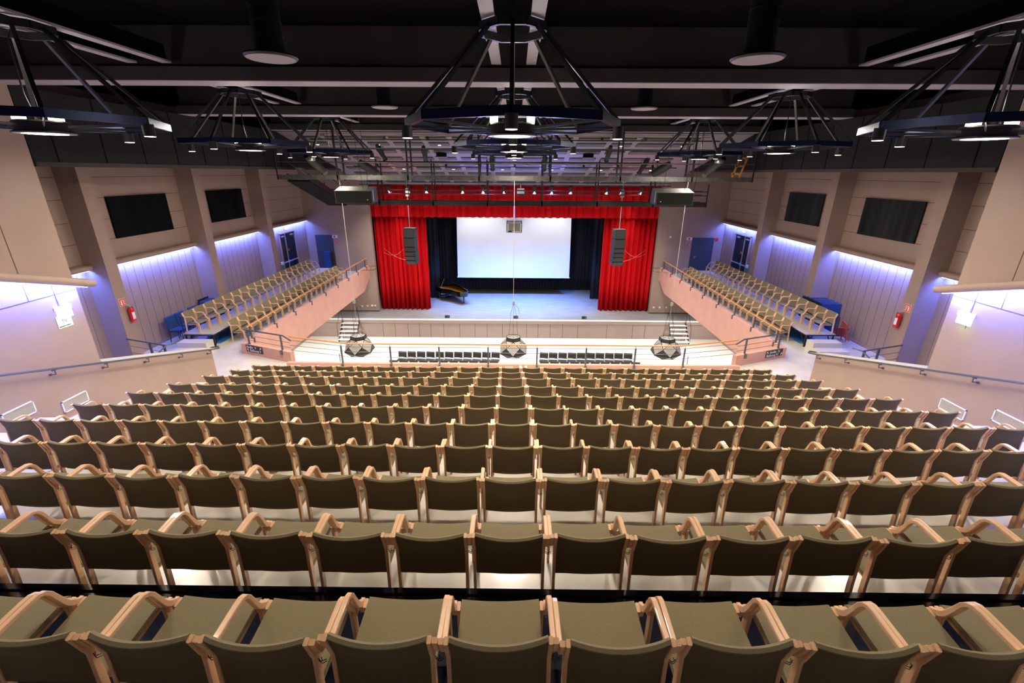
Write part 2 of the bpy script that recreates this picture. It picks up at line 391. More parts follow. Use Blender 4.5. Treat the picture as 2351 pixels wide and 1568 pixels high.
struct('trim_stage_joints', g, 'groove')
struct('baseboard_front', MB().box(-13.43, -9.2, 29.66, 29.7, 1.27, 1.36).box(9.2, 13.43, 29.66, 29.7, 1.27, 1.36), 'groove')
# ceilings
struct('ceiling', MB().box(-13.6, 13.6, -4.2, 19.6, 12.6, 12.8), 'ceil')
sc = MB(); sc.prism([(19.4, slope(19.4)), (29.75, slope(29.75)), (29.75, slope(29.75) + .1), (19.4, slope(19.4) + .1)], -9.4, 9.4, 'x')
struct('ceiling_slope', sc, 'panel')
struct('trim_ceiling_end', MB().box(-9.4, 9.4, 19.35, 19.42, slope(19.4), 12.7), 'ceil')
def spanel(mb, x0, x1, y, d, t=.05):
    mb.prism([(y - d / 2, slope(y - d / 2) - t), (y + d / 2, slope(y + d / 2) - t), (y + d / 2, slope(y + d / 2)), (y - d / 2, slope(y - d / 2))], x0, x1, 'x')
cp = MB()
for y in (20.15, 20.9, 22.1, 23.3, 24.4, 25.3, 26.5, 27.6, 28.8):
    for k in range(-4, 5):
        x = -.64 + 2.57 * k
        if abs(x) < 8.6: spanel(cp, x - .42, x + .42, y, .42)
        x2 = x + 1.285
        if abs(x2) < 8.3: spanel(cp, x2 - .62, x2 + .62, y, .42)
struct('ceiling_panels', cp, 'panelg')
for k, y in enumerate((9.17, 14.17, 19.17)):
    struct('ceiling_beam_%d' % (k + 1), MB().box(-9.36, 9.36, y - .24, y + .25, H + 1.47, H + 1.68).box(-9.36, 9.36, y - .05, y + .05, H + 1.68, 12.7), 'beam')
    struct('trim_beam_%d' % (k + 1), MB().box(-9.36, 9.36, y - .24, y + .25, H + 1.458, H + 1.47), 'rail')
for x in (-6.25, 0, 6.25):
    for a, b_ in ((-3, 8.9), (9.45, 13.9), (14.45, 18.9)):
        r = MB(); rw = MB()
        for q in (-1, 1): r.box(x + q * .215, x + q * .38, a, b_, H + 1.72, H + 1.75); rw.box(x + q * .29, x + q * .305, a, b_, H + 1.75, H + 2.0)
        struct('ceiling_rail', r, 'rail'); struct('ceiling_rail_web', rw, 'ceil')

# ------------------------------------------------------------------ LED ledges (tube + glowing strip)
for n, (s, a, b_) in enumerate(LED):
    t = tag(empty('light_ledge', (s * 13.25, a, H - 2.87)), None)
    bay = ['bay with the white grille wall joint beside the near wall', 'bay with the larger black panel', 'bay with the smaller black panel', 'bay over the glazed exit door'][n % 4]
    bay = ['narrow first bay behind the near wall', 'bay below the larger black panel', 'bay below the smaller black panel', 'last bay over the glazed exit door'][n % 4]
    tag(t, 'rounded brown ledge with blue strip light, %s wall, %s' % (SIDE[s], bay), 'light ledge', 'strip light ledges on the side walls')
    L = b_ - a
    prof = [(s * .18 * 1 - s * 0, -.10)]
    m = MB(); pts = []
    for k in range(9):
        an = PI / 2 + PI * k / 8
        pts.append((-s * .10 * abs(math.cos(an)) * 1.0 - s * .02, .09 * math.sin(an)))
    pts = [(s * .172, .09)] + [(-s * (.02 + .10 * math.sin(PI * k / 8)), .09 * math.cos(PI * k / 8)) for k in range(9)] + [(s * .172, -.09)]
    m.prism(pts, 0, L, 'y'); m.build('ledge_tube', 'wall', t, True)
    MB().box(-.02, .02, .05, L - .05, -.102, -.092).build('led_strip', 'led', t)
for s in (-1, 1):
    t = tag(empty('light_ledge', (s * 9.35, 9.6, 7.86 + .1)), 'long sloping round ledge with white glow, on near %s wall' % SIDE[s], 'light ledge')
    m = MB(); m.tube([(-s * .088, -7.6, 7.6 * .3), (-s * .088, -.35, .105), (-s * .088, -.05, .015), (-s * .07, .16, -.045)], [.085, .085, .085, .07], 14); m.build('ledge_tube', 'wall', t, True)
    m = MB(); m.bar((-s * .05, -7.5, 7.5 * .3 - .095), (-s * .05, 0, -.095), .03, .012); m.build('led_strip', 'led', t)

# ------------------------------------------------------------------ olive armchairs
def make_armchair():
    r = empty('armchair', (0, 0, 0))
    tag(r, 'olive fabric beech armchair', 'armchair')
    def P(name, mb, m, smooth=False):
        o = mb.build(name, m, r, smooth); o['tagname'] = name; return o
    # backrest: sling, curved in plan, follows the bent posts
    nx, path = 12, [(-.005, .395), (.0, .50), (.0, .62), (-.012, .665), (-.035, .74), (-.050, .795)]
    mb = MB(); W = .252; vs = []
    full = [(y + .016, z) for y, z in path] + [(-.032, .808), (-.050, .816), (-.068, .806)] + [(y - .016, z) for y, z in reversed(path)]
    for i in range(nx + 1):
        x = -W + 2 * W * i / nx; sag = .042 * (1 - (x / W) ** 2)
        for y, z in full:
            dz = -.012 * (1 - (x / W) ** 2) if z > .75 else 0
            vs.append((x, y - sag * min(1, max(0, (z - .38) / .35)), z + dz))
    m_ = len(full); fs = []
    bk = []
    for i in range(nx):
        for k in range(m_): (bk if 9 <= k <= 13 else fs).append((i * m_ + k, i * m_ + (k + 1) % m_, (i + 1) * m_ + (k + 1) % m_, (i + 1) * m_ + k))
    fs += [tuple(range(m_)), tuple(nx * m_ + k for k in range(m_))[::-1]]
    mb.add(vs, fs + bk); mb.mi = [0] * len(fs) + [1] * len(bk); P('backrest', mb, ['olive', 'olive_shaded'], True)
    mb = MB(); vs = []
    pr = [(.03, .385), (.25, .405), (.44, .425), (.495, .425), (.507, .410), (.497, .392), (.44, .388), (.25, .370), (.03, .350)]
    for i in range(nx + 1):
        x = -.250 + .50 * i / nx; dz = -.020 * (1 - (x / .25) ** 2)
        for y, z in pr: vs.append((x, y, z + dz))
    m_ = len(pr); fs = [(i * m_ + k, i * m_ + (k + 1) % m_, (i + 1) * m_ + (k + 1) % m_, (i + 1) * m_ + k) for i in range(nx) for k in range(m_)]
    fs += [tuple(range(m_)), tuple(nx * m_ + k for k in range(m_))[::-1]]
    mb.add(vs, fs); P('seat', mb, 'olive', True)
    for s in (-1, 1):
        mb = MB(); mb.strip([(-.03, 0), (-.008, .30), (.0, .55), (.0, .625), (-.014, .665), (-.038, .745), (-.055, .80)], .024, [.052, .050, .046, .044, .044, .042, .040], s * .2655)
        P('rear_leg', mb, 'wood')
        mb = MB(); mb.strip([(.475, 0), (.470, .20), (.468, .36), (.455, .415)], .024, [.052, .060, .066, .06], s * .2655)
        mb.strip([(.05, .347), (.24, .352), (.46, .372)], .022, .030, s * .235)
        P('front_leg', mb, 'wood')
        arm = [(-.05, .79), (-.030, .735), (-.002, .672), (.012, .655), (.05, .652), (.24, .663), (.285, .662), (.315, .648), (.340, .615), (.385, .50), (.402, .465), (.430, .436), (.462, .416), (.482, .402)]
        mb = MB(); mb.strip(arm, .030, [.030, .032, .034, .032, .029, .029, .029, .029, .030, .034, .038, .042, .032, .016], s * .2925)
        mb.box(s * .279, s * .302, .44, .488, .35, .425)
        P('armrest', mb, 'wood')
    kids(r)
    return r
def link_hook(parent):
    mb = MB()
    mb.tube([(.278, -.004, .605), (.300, -.018, .603), (.325, -.006, .606)], .0022, 5)
    mb.tube([(.300, -.018, .603), (.308, -.02, .618), (.302, -.012, .628)], .0022, 5)
    mb.tube([(.278, -.004, .590), (.305, -.018, .588), (.325, -.006, .592)], .0022, 5)
    return mb.build('link_hook', 'rubber', parent)
proto = make_armchair()
used = [False]
hook_me = None
def place_chair(x, y, z, rz, label, group, skip=(), hook=False):
    global hook_me
    if not used[0]: o = proto; used[0] = True
    else: o = copy_tree(proto, skip)
    o.location = (x, y, z); o.rotation_euler = (0, 0, rz); o['label'] = label; o['group'] = group
    if hook:
        if hook_me is None: hook_me = link_hook(o).data
        else:
            h = bpy.data.objects.new('link_hook', hook_me); COL.objects.link(h); h.parent = o
    return o
HALFVIS = [5, 7, 9, 11, 12, 12, 12, 12, 12, 12, 12]    # chairs each side of the middle one that the photo shows
NARROW = {0: (10,), 1: (12, 14), 2: (12,), 3: (12, 14), 4: (14,), 5: (12, 14), 6: (12, 14), 7: (14,), 8: (12, 14), 9: (12,), 10: (12,)}
CX = [-.02, .02, .02, .04, .03, .04, .02, .02, -.01, -.03, -.06]
ROWN = {10: 'row nearest the gallery railing', 0: 'row nearest the camera'}
for i in range(11):
    g = [.617] * 24
    for j in NARROW[i]: g[j - 1] = .592
    pos = [0.0]
    for q in g: pos.append(pos[-1] + q)
    c = pos[12] - CX[i]; pos = [p - c for p in pos]
    rown = ROWN.get(i) or '%s row behind the gallery railing' % ORD[11 - i]
    for j in range(25):
        k = j - 12
        if abs(k) > HALFVIS[i]: continue
        where = 'middle of the row' if k == 0 else '%s chair %s of middle' % (ORD[abs(k)], 'left' if k < 0 else 'right')
        lab = 'olive beech armchair, %s, %s' % (rown, where)
        skip = ('armrest_r',) if (j + 1) in NARROW[i] else ()
        zz = ZA[i] if i < 10 else ZK
        jit = random.uniform(-.008, .008)
        place_chair(pos[j], YT[i] + .045 + random.uniform(-.012, .012), zz, random.uniform(-.008, .008) if i else random.uniform(-.02, .02), lab, 'olive armchairs in the raked rows', hook=(i <= 6))
# balconies
for s in (-1, 1):
    dy = 0 if s < 0 else .52
    for k in range(18):
        where = '%s from its near end' % ORD[k + 1]
        place_chair(s * 12.02, 15.66 + dy + .305 + .607 * k, 4.60, -s * -PI / 2 if s > 0 else -PI / 2, 'olive beech armchair on raised platform, %s balcony, %s' % (SIDE[s], where), 'olive armchairs on the balcony platforms')
        place_chair(s * 10.83, 16.30 + dy + .305 + .615 * k, ZK, PI / 2 if s > 0 else -PI / 2, 'olive beech armchair behind the %s balcony railing, %s' % (SIDE[s], where), 'olive armchairs along the balcony railings')
    # platform
    yA, yB = 15.7 + (.50 if s > 0 else 0), 28.0
    t = tag(empty('seating_platform', (s * 11.65, yA, ZK)), 'long grey low platform on black legs, %s balcony' % SIDE[s], 'platform')
    MB().box(-.57, .55, 0, yB - yA, .50, .53).build('deck', 'deck', t)
    MB().box(-.57, .55, 0, yB - yA, .455, .50).build('frame', 'steel', t)
    for k in range(0, 7):
        y = .04 + 2.0 * k
        for x in (-.52, .50):
            MB().bar((x, y, 0), (x, y, .46), .045).bar((x, y + .02, .05), (x, y + .36, .45), .02).build('leg', 'steel', t)
    MB().bar((-.5, .04, .04), (.02 - .3, .04, .45), .02).bar((.48, .04, .04), (.28, .04, .45), .02).build('brace', 'steel', t)
    hx = s * .57 if s < 0 else .57
    mb = MB(); mb.tube([(hx, .05, .5), (hx, .05, 1.18), (hx, 1.2, 1.18)], .018, 8); mb.build('guard_rail', 'steel', t)
    t = tag(empty('step_box', (s * 11.62, yA - .52, ZK)), 'pale two-step wooden box in front of platform, %s balcony' % SIDE[s], 'steps')
    MB().box(-.53, .53, 0, .42, 0, .36).build('upper_step', 'offwhite', t)
    MB().box(-.53, .53, -.42, 0, 0, .18).build('lower_step', 'offwhite', t)
    struct('floor_strip_' + SIDE[s], MB().box(s * 11.2, s * 12.1, yA + .4, yB, ZK, ZK + .006), 'blueunder')

# ------------------------------------------------------------------ railings
def post(mb, x, y, z0, z1): mb.box(x - .025, x + .025, y - .02, y + .02, z0, z1)
for s in (-1, 1):
    t = tag(empty('balcony_railing', (s * 9.66, 15.2, 4.46)), 'long steel railing with wooden handrail along the %s balcony parapet' % SIDE[s], 'railing')
    L = 14.3
    MB().tube([(0, .25, .50), (0, L - .1, .50), (0, L, .47)], .028, 8).build('handrail', 'wrail', t, True)
    mb = MB()
    for z in (.13, .25, .37): mb.tube([(0, .1, z), (0, L, z)], .007, 5)
    mb.build('cables', 'grey', t)
    for k in range(9):
        mb = MB(); post(mb, 0, .45 + 1.68 * k, -.02, .48); mb.box(-s * .02 - .03, -s * .02 + .03, .42 + 1.68 * k, .48 + 1.68 * k, -.02, .03)
        mb.box(-s * .05, -s * .10, .42 + 1.68 * k, .48 + 1.68 * k, -.16, .03); mb.build('post', 'grey', t)
    # end railing on the angled parapet and its swept handrail
    t = tag(empty('end_railing', (s * 9.59, 15.05, 4.46)), 'short angled dark steel railing above the %s direction sign' % SIDE[s], 'railing')
    d = Vector((-s * 1.97, -.75, 0)); dn = d.normalized()
    a = Vector((-s * .03, .08, 0))
    MB().tube([tuple(Vector((-s * .02, .25, .50))), tuple(a + Vector((0, 0, .52))), tuple(a + d * .86 + Vector((0, 0, .53))), tuple(a + d * 1.02 + Vector((0, -.02, .40)))], .026, 8).build('handrail', 'grey', t, True)
    for q in (.06, .80):
        p = a + d * q; mb = MB(); post(mb, p.x, p.y, 0, .51); mb.box(p.x - .04, p.x + .04, p.y - (.14 if q > .5 else .05), p.y - (.06 if q > .5 else -.02), -.14 if q > .5 else -.0, .02); mb.build('post', 'grey', t)
    mb = MB()
    for z in (.14, .32): mb.tube([tuple(a + Vector((0, 0, z))), tuple(a + d * .98 + Vector((0, 0, z - .01)))], .008, 5)
    mb.build('cables', 'grey', t)
    # low wall handrail
    t = tag(empty('wall_handrail', (s * 9.22, 3.0, 0)), 'sloping dark handrail on brackets along the %s low stair wall' % SIDE[s], 'handrail')
    def hz(y): return 5.05 + (13.1 - y) * .302
    MB().tube([(0, 0, hz(3)), (0, 9.9, hz(12.9)), (-s * .0, 10.15, hz(13.1)), (s * .10, 10.28, hz(13.1)), (s * .25, 10.2, hz(13.1)), (s * .30, 9.4, hz(13.1) + .02)], .024, 8).build('handrail', 'grey', t, True)
    for k in range(9):
        y = 12.75 - 1.12 * k
        mb = MB(); mb.tube([(0, y - 3, hz(y) - .02), (0, y - 3, hz(y) - .12), (s * .12, y - 3, hz(y) - .13)], .012, 6); mb.box(-.02, .02, y - 3 - .05, y - 3 + .05, hz(y) - .03, hz(y) - .018); mb.cyl((s * .11, y - 3, hz(y) - .15), .025, .04, 8)
        mb.build('bracket', 'grey', t)
    # stair railing in the side lobby
    t = tag(empty('stair_railing', (s * 12.0, 13.7, ZK)), 'low steel railing round the %s lobby stair opening' % SIDE[s], 'railing')
    A = Vector((s * .95, .32, .95)); B = Vector((-s * .92, -.30, .95))
    MB().tube([tuple(A), tuple(B)], .024, 8).build('handrail', 'grey', t, True)
    MB().tube([tuple(B + Vector((-s * .15, .25, 0))), tuple(B + Vector((0, 0, 0))), tuple(B + Vector((s * .10, -.45, -.22))), tuple(B + Vector((s * .2, -1.2, -.75)))], .022, 8).build('descending_handrail', 'grey', t, True)
    for q in (.08, .62, .95):
        p = A.lerp(B, q); mb = MB(); mb.box(p.x - .03, p.x + .03, p.y - .02, p.y + .02, 0, .94); mb.build('post', 'grey', t)
    mb = MB()
    for z in (.25, .48, .71): mb.tube([(A.x, A.y, z), (B.x, B.y, z)], .008, 5)
    mb.build('cables', 'grey', t)
t = tag(empty('gallery_railing', (0, 13.98, 4.2)), 'long steel railing with wooden handrail in front of the seating rows', 'railing')
pts = [(-7.62, .42, .80)]
for k in range(7): pts.append((-7.4 + .32 * k, .36 - .06 * k, .79 - .012 * k))
pts += [(5.5, 0, .72)] + [(7.4 - .32 * (6 - k), .36 - .06 * (6 - k), .79 - .012 * (6 - k)) for k in range(7)] + [(7.62, .42, .80)]
MB().tube(pts, .026, 8).build('handrail', 'wrail', t, True)
mb = MB()
for z in (.24, .42, .60): mb.tube([(-7.6, .36, z + .08), (-6.4, .16, z + .04), (-5.4, 0, z), (0, 0, z), (5.4, 0, z), (6.4, .16, z + .04), (7.6, .36, z + .08)], .008, 5)
mb.build('cables', 'grey', t)
for k in range(8):
    x = -5.72 + 1.632 * k
    mb = MB(); post(mb, x, 0, -.05, .62); mb.box(x - .006, x + .006, -.006, .006, .6, .71); mb.box(x - .035, x + .035, -.07, -.03, -.12, .02); mb.build('post', 'grey', t)

# ------------------------------------------------------------------ signs
def dir_sign(s, l1, l2):
    A = Vector((s * 9.59, 15.08, 0)); B = Vector((s * 7.62, 14.30, 0)); d = (B - A).normalized()
    nrm = Vector((d.y, -d.x, 0)) if s < 0 else Vector((-d.y, d.x, 0))
    c = A + d * (.42 if s < 0 else .36) + nrm * .012
    t = tag(empty('direction_sign', (c.x, c.y, 4.315)), 'black sign with white lettering %s on pink parapet' % ('Amfie V and Balkong V' if s < 0 else 'Amfie H and Balkong H'), 'sign')
    xa = d if s < 0 else -d
    ang = math.atan2(xa.y, xa.x)
    t.rotation_euler = (0, 0, ang)
    MB().box(-.40, .40, -.006, .006, -.125, .125).build('sign_panel', 'sign', t)
    text_mesh(l1[0], .135, 'lettering', 'white', t, (l1[1], -.008, .01), (PI / 2, 0, 0))
    text_mesh(l2[0], .135, 'lettering', 'white', t, (l2[1], -.008, -.105), (PI / 2, 0, 0))
    def arrow(x, z, sx):
        mb = MB(); mb.obox((x, -.009, z), Vector((sx * .032, 0, .032)), (0, .002, 0), Vector((sx * -.008, 0, .008)))
        mb.obox((x + sx * .008, -.009, z + .034), (.026, 0, 0), (0, .002, 0), (0, 0, .009)); mb.obox((x + sx * .034, -.009, z + .010), (.009, 0, 0), (0, .002, 0), (0, 0, .026))
        mb.build('arrow', 'white', t)
    arrow(l1[2], .055, l1[3]); arrow(l2[2], -.06, l2[3])
dir_sign(-1, ('Amfie  V', -.37, .31, 1), ('Balkong V', -.22, -.31, -1))
dir_sign(1, ('Amfie  H', -.24, -.33, -1), ('Balkong H', -.37, .34, 1))
for s in (-1, 1):
    t = tag(empty('exit_light', (s * 9.35, 8.95, 7.5)), 'glowing white exit light box on the near %s wall' % SIDE[s], 'exit light')
    MB().box(-s * .005, -s * .08, -.16, .16, .05, .13).build('housing', 'white', t)
    MB().box(-s * .02, -s * .06, -.15, .15, -.12, .05).build('light_panel', 'exit', t)
    MB().tube([(-s * .01, -.0, .13), (-s * .01, -.03, .3), (-s * .01, -.02, .45)], .006, 5).build('cable', 'cable', t)
    lamp('POINT', 'exit_glow', (s * 9.2, 8.95, 7.30), .5, (.5, 1, .85), size=.08)
    # exit sign over the side door
    t = tag(empty('exit_light', (s * 13.40, 27.0, 7.22)), 'small lit exit light above the glazed door, %s wall' % SIDE[s], 'exit light')
    MB().box(0, -s * .10, -.14, .14, .0, .06).build('housing', 'white', t)
    MB().box(-s * .02, -s * .07, -.12, .12, -.16, .0).build('light_panel', 'exit', t)
t = tag(empty('no_smoking_sign', (-9.345, 8.92, 7.30)), 'white no smoking notice under the exit light, near left wall', 'sign')
MB().box(0, .006, -.16, .16, -.12, .14).build('sign_panel', 'white', t)
text_mesh('RØYKING FORBUDT', .029, 'lettering', 'sign', t, (.009, -.145, -.095), (PI / 2, 0, PI / 2))
mb = MB()
for k in range(16):
    a0, a1 = 2 * PI * k / 16, 2 * PI * (k + 1) / 16
    mb.bar((.008, .045 * math.cos(a0), .03 + .045 * math.sin(a0)), (.008, .045 * math.cos(a1), .03 + .045 * math.sin(a1)), .008, .004)
mb.bar((.008, -.03, .06), (.008, .03, 0), .008, .004); mb.bar((.008, -.03, .028), (.008, .03, .028), .010, .004)
mb.build('symbol', 'sign', t)
# ------------------------------------------------------------------ fire extinguishers and their signs
for s in (-1, 1):
    x = s * 12.73
    t = tag(empty('fire_extinguisher', (x - s * .09, 14.27, 5.54)), 'red fire extinguisher hanging on the %s pillar' % SIDE[s], 'fire extinguisher')
    MB().lathe((0, 0, 0), [(.065, 0), (.078, .02), (.078, .40), (.065, .45), (.03, .48), (.02, .50)], 18).build('cylinder', 'redm', t, True)
    mb = MB(); mb.box(-.02, .02, -.02, .02, .50, .53); mb.bar((0, 0, .53), (0, -.13, .58), .02, .012); mb.bar((0, 0, .55), (0, -.11, .62), .02, .012); mb.build('valve', 'alu', t)
    MB().tube([(0, .02, .52), (0, .10, .46), (0, .11, .30), (-s * .0, .10, .08), (0, .10, .03)], .012, 7).build('hose', 'rubber', t, True)
    mb = MB()
    for k in range(6):
        a0 = (PI if s > 0 else 0) - .75 + k * .25; a1 = a0 + .25
        mb.add([(.0795 * math.cos(a0), .0795 * math.sin(a0), .10), (.0795 * math.cos(a1), .0795 * math.sin(a1), .10), (.0795 * math.cos(a1), .0795 * math.sin(a1), .33), (.0795 * math.cos(a0), .0795 * math.sin(a0), .33)], [(0, 1, 2, 3)])
    mb.build('paper_label', 'white', t)
    t = tag(empty('extinguisher_sign', (s * 12.735, 14.15, 6.23)), 'red and white extinguisher pictogram sign on the %s pillar' % SIDE[s], 'sign')
    MB().box(0, -s * .006, -.11, .11, -.125, .125).build('sign_border', 'white', t)
    MB().box(-s * .005, -s * .010, -.10, .10, -.115, .115).build('sign_panel', 'signred', t)
    mb = MB(); mb.box(-s * .009, -s * .013, -.07 * 1, -.02, -.09, .05); mb.box(-s * .009, -s * .013, -.06, .0, .06, .08)
    for k in range(4): mb.box(-s * .009, -s * .013, .02, .075 - .012 * (k % 2), -.08 + .045 * k, -.055 + .045 * k)
    mb.build('pictogram', 'white', t)
    # ventilation grilles low on the stair wall
for s in (-1, 1):
    for k, (y, z) in enumerate(((8.55, 5.62), (7.49, 5.93), (6.4, 6.24))):
        t = tag(empty('vent_grille', (s * 9.345, y, z)), 'white framed perforated vent low on %s stair wall, %s from the landing' % (SIDE[s], ORD[k + 1]), 'vent grille', 'vent grilles along the low stair walls')
        mb = MB(); W, Hh = .29, .125
        mb.box(0, -s * .02, -W, W, Hh - .02, Hh); mb.box(0, -s * .02, -W, W, -Hh, -Hh + .02); mb.box(0, -s * .02, -W, -W + .02, -Hh, Hh); mb.box(0, -s * .02, W - .02, W, -Hh, Hh)
        mb.build('frame', 'white', t)
        MB().box(0, -s * .006, -W + .02, W - .02, -Hh + .02, Hh - .02).build('back_plate', 'groove', t)
        mb = MB()
        for q in range(14): mb.box(-s * .007, -s * .011, -W + .02, W - .02, -Hh + .024 + q * .0153, -Hh + .030 + q * .0153)
        for q in range(30): mb.box(-s * .007, -s * .012, -W + .022 + q * .0186, -W + .026 + q * .0186, -Hh + .02, Hh - .02)
        mb.build('mesh', 'offwhite', t)

# ------------------------------------------------------------------ black wall panels
for s in (-1, 1):
    for k, (a, b_) in enumerate(((15.42, 18.10), (20.55, 23.20))):
        t = MB().box(s * 13.36, s * 13.421, a, b_, H - 2.17, H - .83).build('acoustic_panel', 'pad' if s < 0 else 'padr')
        tag(t, '%s flat black acoustic panel on %s side wall' % (('larger' if k == 0 else 'smaller, farther'), SIDE[s]), 'wall panel', 'black panels on the side walls')
# ------------------------------------------------------------------ doors
for s in (-1, 1):
    t = tag(empty('door_%d' % (1 if s < 0 else 2), (s * 13.43, 27.0, ZK)), kind='structure')
    mb = MB(); mb.box(-s * .03, -s * .10, -.98, -.90, 0, 2.85); mb.box(-s * .03, -s * .10, .90, .98, 0, 2.85); mb.box(-s * .03, -s * .10, -.98, .98, 2.80, 2.88); mb.build('door_frame', 'wall', t)
    MB().box(-s * .005, -s * .05, -.90, .90, 0, 2.80).build('door_leaf', 'glass', t)
    mb = MB(); mb.box(-s * .05, -s * .075, -.30, -.24, 0, 2.80); mb.build('mullion', 'alu', t)
    mb = MB(); mb.tube([(-s * .10, -.85, 1.18), (-s * .10, .85, 1.18)], .028, 8); mb.box(-s * .05, -s * .11, -.32, -.22, 1.10, 1.26); mb.build('push_bar', 'alu', t)
    MB().box(-s * .052, -s * .06, -.14, -.0, 1.75, 1.90).build('sticker', 'signred', t)
    mb = MB(); mb.box(-s * .05, -s * .10, -.75, -.45, 2.62, 2.69); mb.box(-s * .05, -s * .10, .35, .65, 2.62, 2.69); mb.build('door_closer', 'alu', t)
# left: dark open passage with stacked partitions; right: closed slate door
t = tag(empty('door_3', (-12.33, 29.7, ZK)), kind='structure')
MB().box(-.57, .57, -.012, -.002, 0, 2.34).build('opening', 'door', t)
t = tag(empty('door_4', (12.16, 29.7, ZK)), kind='structure')
MB().box(-.70, .70, -.03, -.002, 0, 2.32).build('door_leaf', 'door', t)
mb = MB(); mb.box(-.45, -.41, -.045, -.03, .98, 1.14); mb.tube([(-.43, -.05, 1.12), (-.43, -.08, 1.12), (-.30, -.08, 1.12)], .010, 6); mb.build('door_handle', 'alu', t)
for s in (-1, 1):
    x = -11.62 if s < 0 else 11.28
    t = tag(MB().box(x - .17, x + .17, 29.68, 29.70, 6.22, 6.40).build('notice_sign', ['white']), 'small white and red notice beside the %s balcony door' % SIDE[s], 'sign')
    MB().box(x - .03 - .06, x + .03, 29.672, 29.682, 6.25, 6.37).build('pictogram', 'signred', t)
    t = tag(empty('alarm_button', (x - s * .0, 29.69, 5.93)), 'small red alarm call point beside the %s balcony door' % SIDE[s], 'alarm button')
    MB().box(-.055, .055, -.05, .01, -.055, .055).build('housing', 'redm', t)
    MB().box(-.03, .03, -.056, -.05, -.03, .03).build('button', 'white', t)
t = tag(MB().tube([(13.02, 29.70, 6.30), (13.02, 29.66, 6.30), (13.02, 29.62, 6.30)], [.11, .11, .07], 16).build('alarm_bell', 'redm', None, True), 'round red alarm bell right of the slate door', 'alarm bell')
tag(MB().box(9.98, 10.09, 29.66, 29.70, 6.36, 6.48).build('wall_socket_box', 'white'), 'small white box on the wall left of the slate door', 'wall box')
for k, x in enumerate((-10.35, -9.98, -9.66, -9.45)):
    tag(MB().box(x - .05 - (.02 if k == 2 else 0), x + .05 + (.02 if k == 2 else 0), 29.64, 29.70, 1.62 + .03 * (k > 1), 1.72 + .03 * (k > 1)).build('wall_socket', 'white'), 'white socket low beside the left curtain, %s from the curtain' % ORD[4 - k], 'wall socket', 'white sockets left of the stage curtain')
for k, x in enumerate((9.5, 9.9, 10.35)):
    tag(MB().box(x - .05, x + .05, 29.64, 29.70, 1.66, 1.76).build('wall_socket', 'white'), 'white socket low beside the right curtain, %s from the curtain' % ORD[k + 1], 'wall socket', 'white sockets right of the stage curtain')
t = tag(empty('outlet_strip', (0, 13.94, 4.12)), 'white outlet strip on the pink kerb behind the centre seats', 'outlet strip')
MB().box(-.25, .0, -.015, 0, -.0, .03).build('strip_body', 'white', t)
for k, x in enumerate((.26, .44)):
    tag(MB().box(x - .045, x + .045, 13.935, 13.95, 4.11, 4.19).build('wall_socket', 'white'), 'white double socket on the pink kerb, %s of the pair' % ('left' if k == 0 else 'right'), 'wall socket', 'sockets on the kerb')

# ------------------------------------------------------------------ ceiling lamp rings
def make_ring():
    r = empty('ring_chandelier', (0, 0, 0)); R = 1.4; top = 1.05; rt = .42
    V = [(R * math.sin(PI / 4 * k), -R * math.cos(PI / 4 * k)) for k in range(8)]
    T = [(rt * math.sin(PI / 4 * k + PI / 8), -rt * math.cos(PI / 4 * k + PI / 8)) for k in range(8)]
    mb = MB()
    for k in range(8):
        a, b_ = V[k], V[(k + 1) % 8]; mb.bar((*a, 0), (*b_, 0), .05, .10)
    mb.build('ring_frame', 'bluesheen', r)
    mb = MB()
    for k in range(8):
        a, b_ = T[k], T[(k + 1) % 8]; mb.bar((*a, top), (*b_, top), .05, .09)
    mb.build('top_frame', 'steel', r)
    for k in range(8):
        if k in (0, 2, 4, 6):
            q = T[k]; q2 = T[(k - 1) % 8]; m = ((q[0] + q2[0]) / 2, (q[1] + q2[1]) / 2)
        else: q = T[k]; q2 = T[(k - 1) % 8]; m = ((q[0] + q2[0]) / 2, (q[1] + q2[1]) / 2)
        MB().bar((*V[k], .03), (*m, top), .045, .045).build('strut', 'steel', r)
    for k in range(8):
        MB().bar((V[k][0], V[k][1], -.04), (V[k][0] * .24, V[k][1] * .24, -.07), .012, .03).build('spoke', 'gsteel', r)
    h = MB().lathe((0, 0, -.15), [(.33, 0), (.335, .01), (.30, .03), (.30, .13), (.28, .15)], 32).build('hub_lamp', 'spk', r, True)
    MB().cyl((0, 0, -.158), .235, .008, 28).build('diffuser', 'emit', h)
    MB().lathe((0, 0, -.156), [(.235, .0), (.32, .0), (.32, .006), (.235, .006)], 32).build('rim', 'alu', h)
    for dx, dy in ((-.24, -.05), (.24, -.05), (0, .24)):
        MB().box(dx - .05, dx + .05, dy - .05, dy + .05, .0, .09).build('uplight', 'emits', r)
    for k in (0, 2, 4, 6):
        c = MB().cyl((V[k][0], V[k][1], -.18), .07, .15, 18).build('cylinder_lamp', 'spk', r, True)
        MB().cyl((V[k][0], V[k][1], -.184), .062, .004, 18).build('lens', 'emits', c)
    MB().tube([(0, 0, top + .02), (0, 0, top + .6), (0, 0, 1.5)], .012, 6).build('cable', 'steel', r)
    MB().tube([(0, -.0, top), (.0, -.1, .9), (0, -.12, .3), (.04, -.1, .0)], .010, 6).build('power_cord', 'rubber', r)
    kids(r)
    return r
ring = make_ring()
cols = {-6.25: 'left', 0: 'centre', 6.25: 'right'}
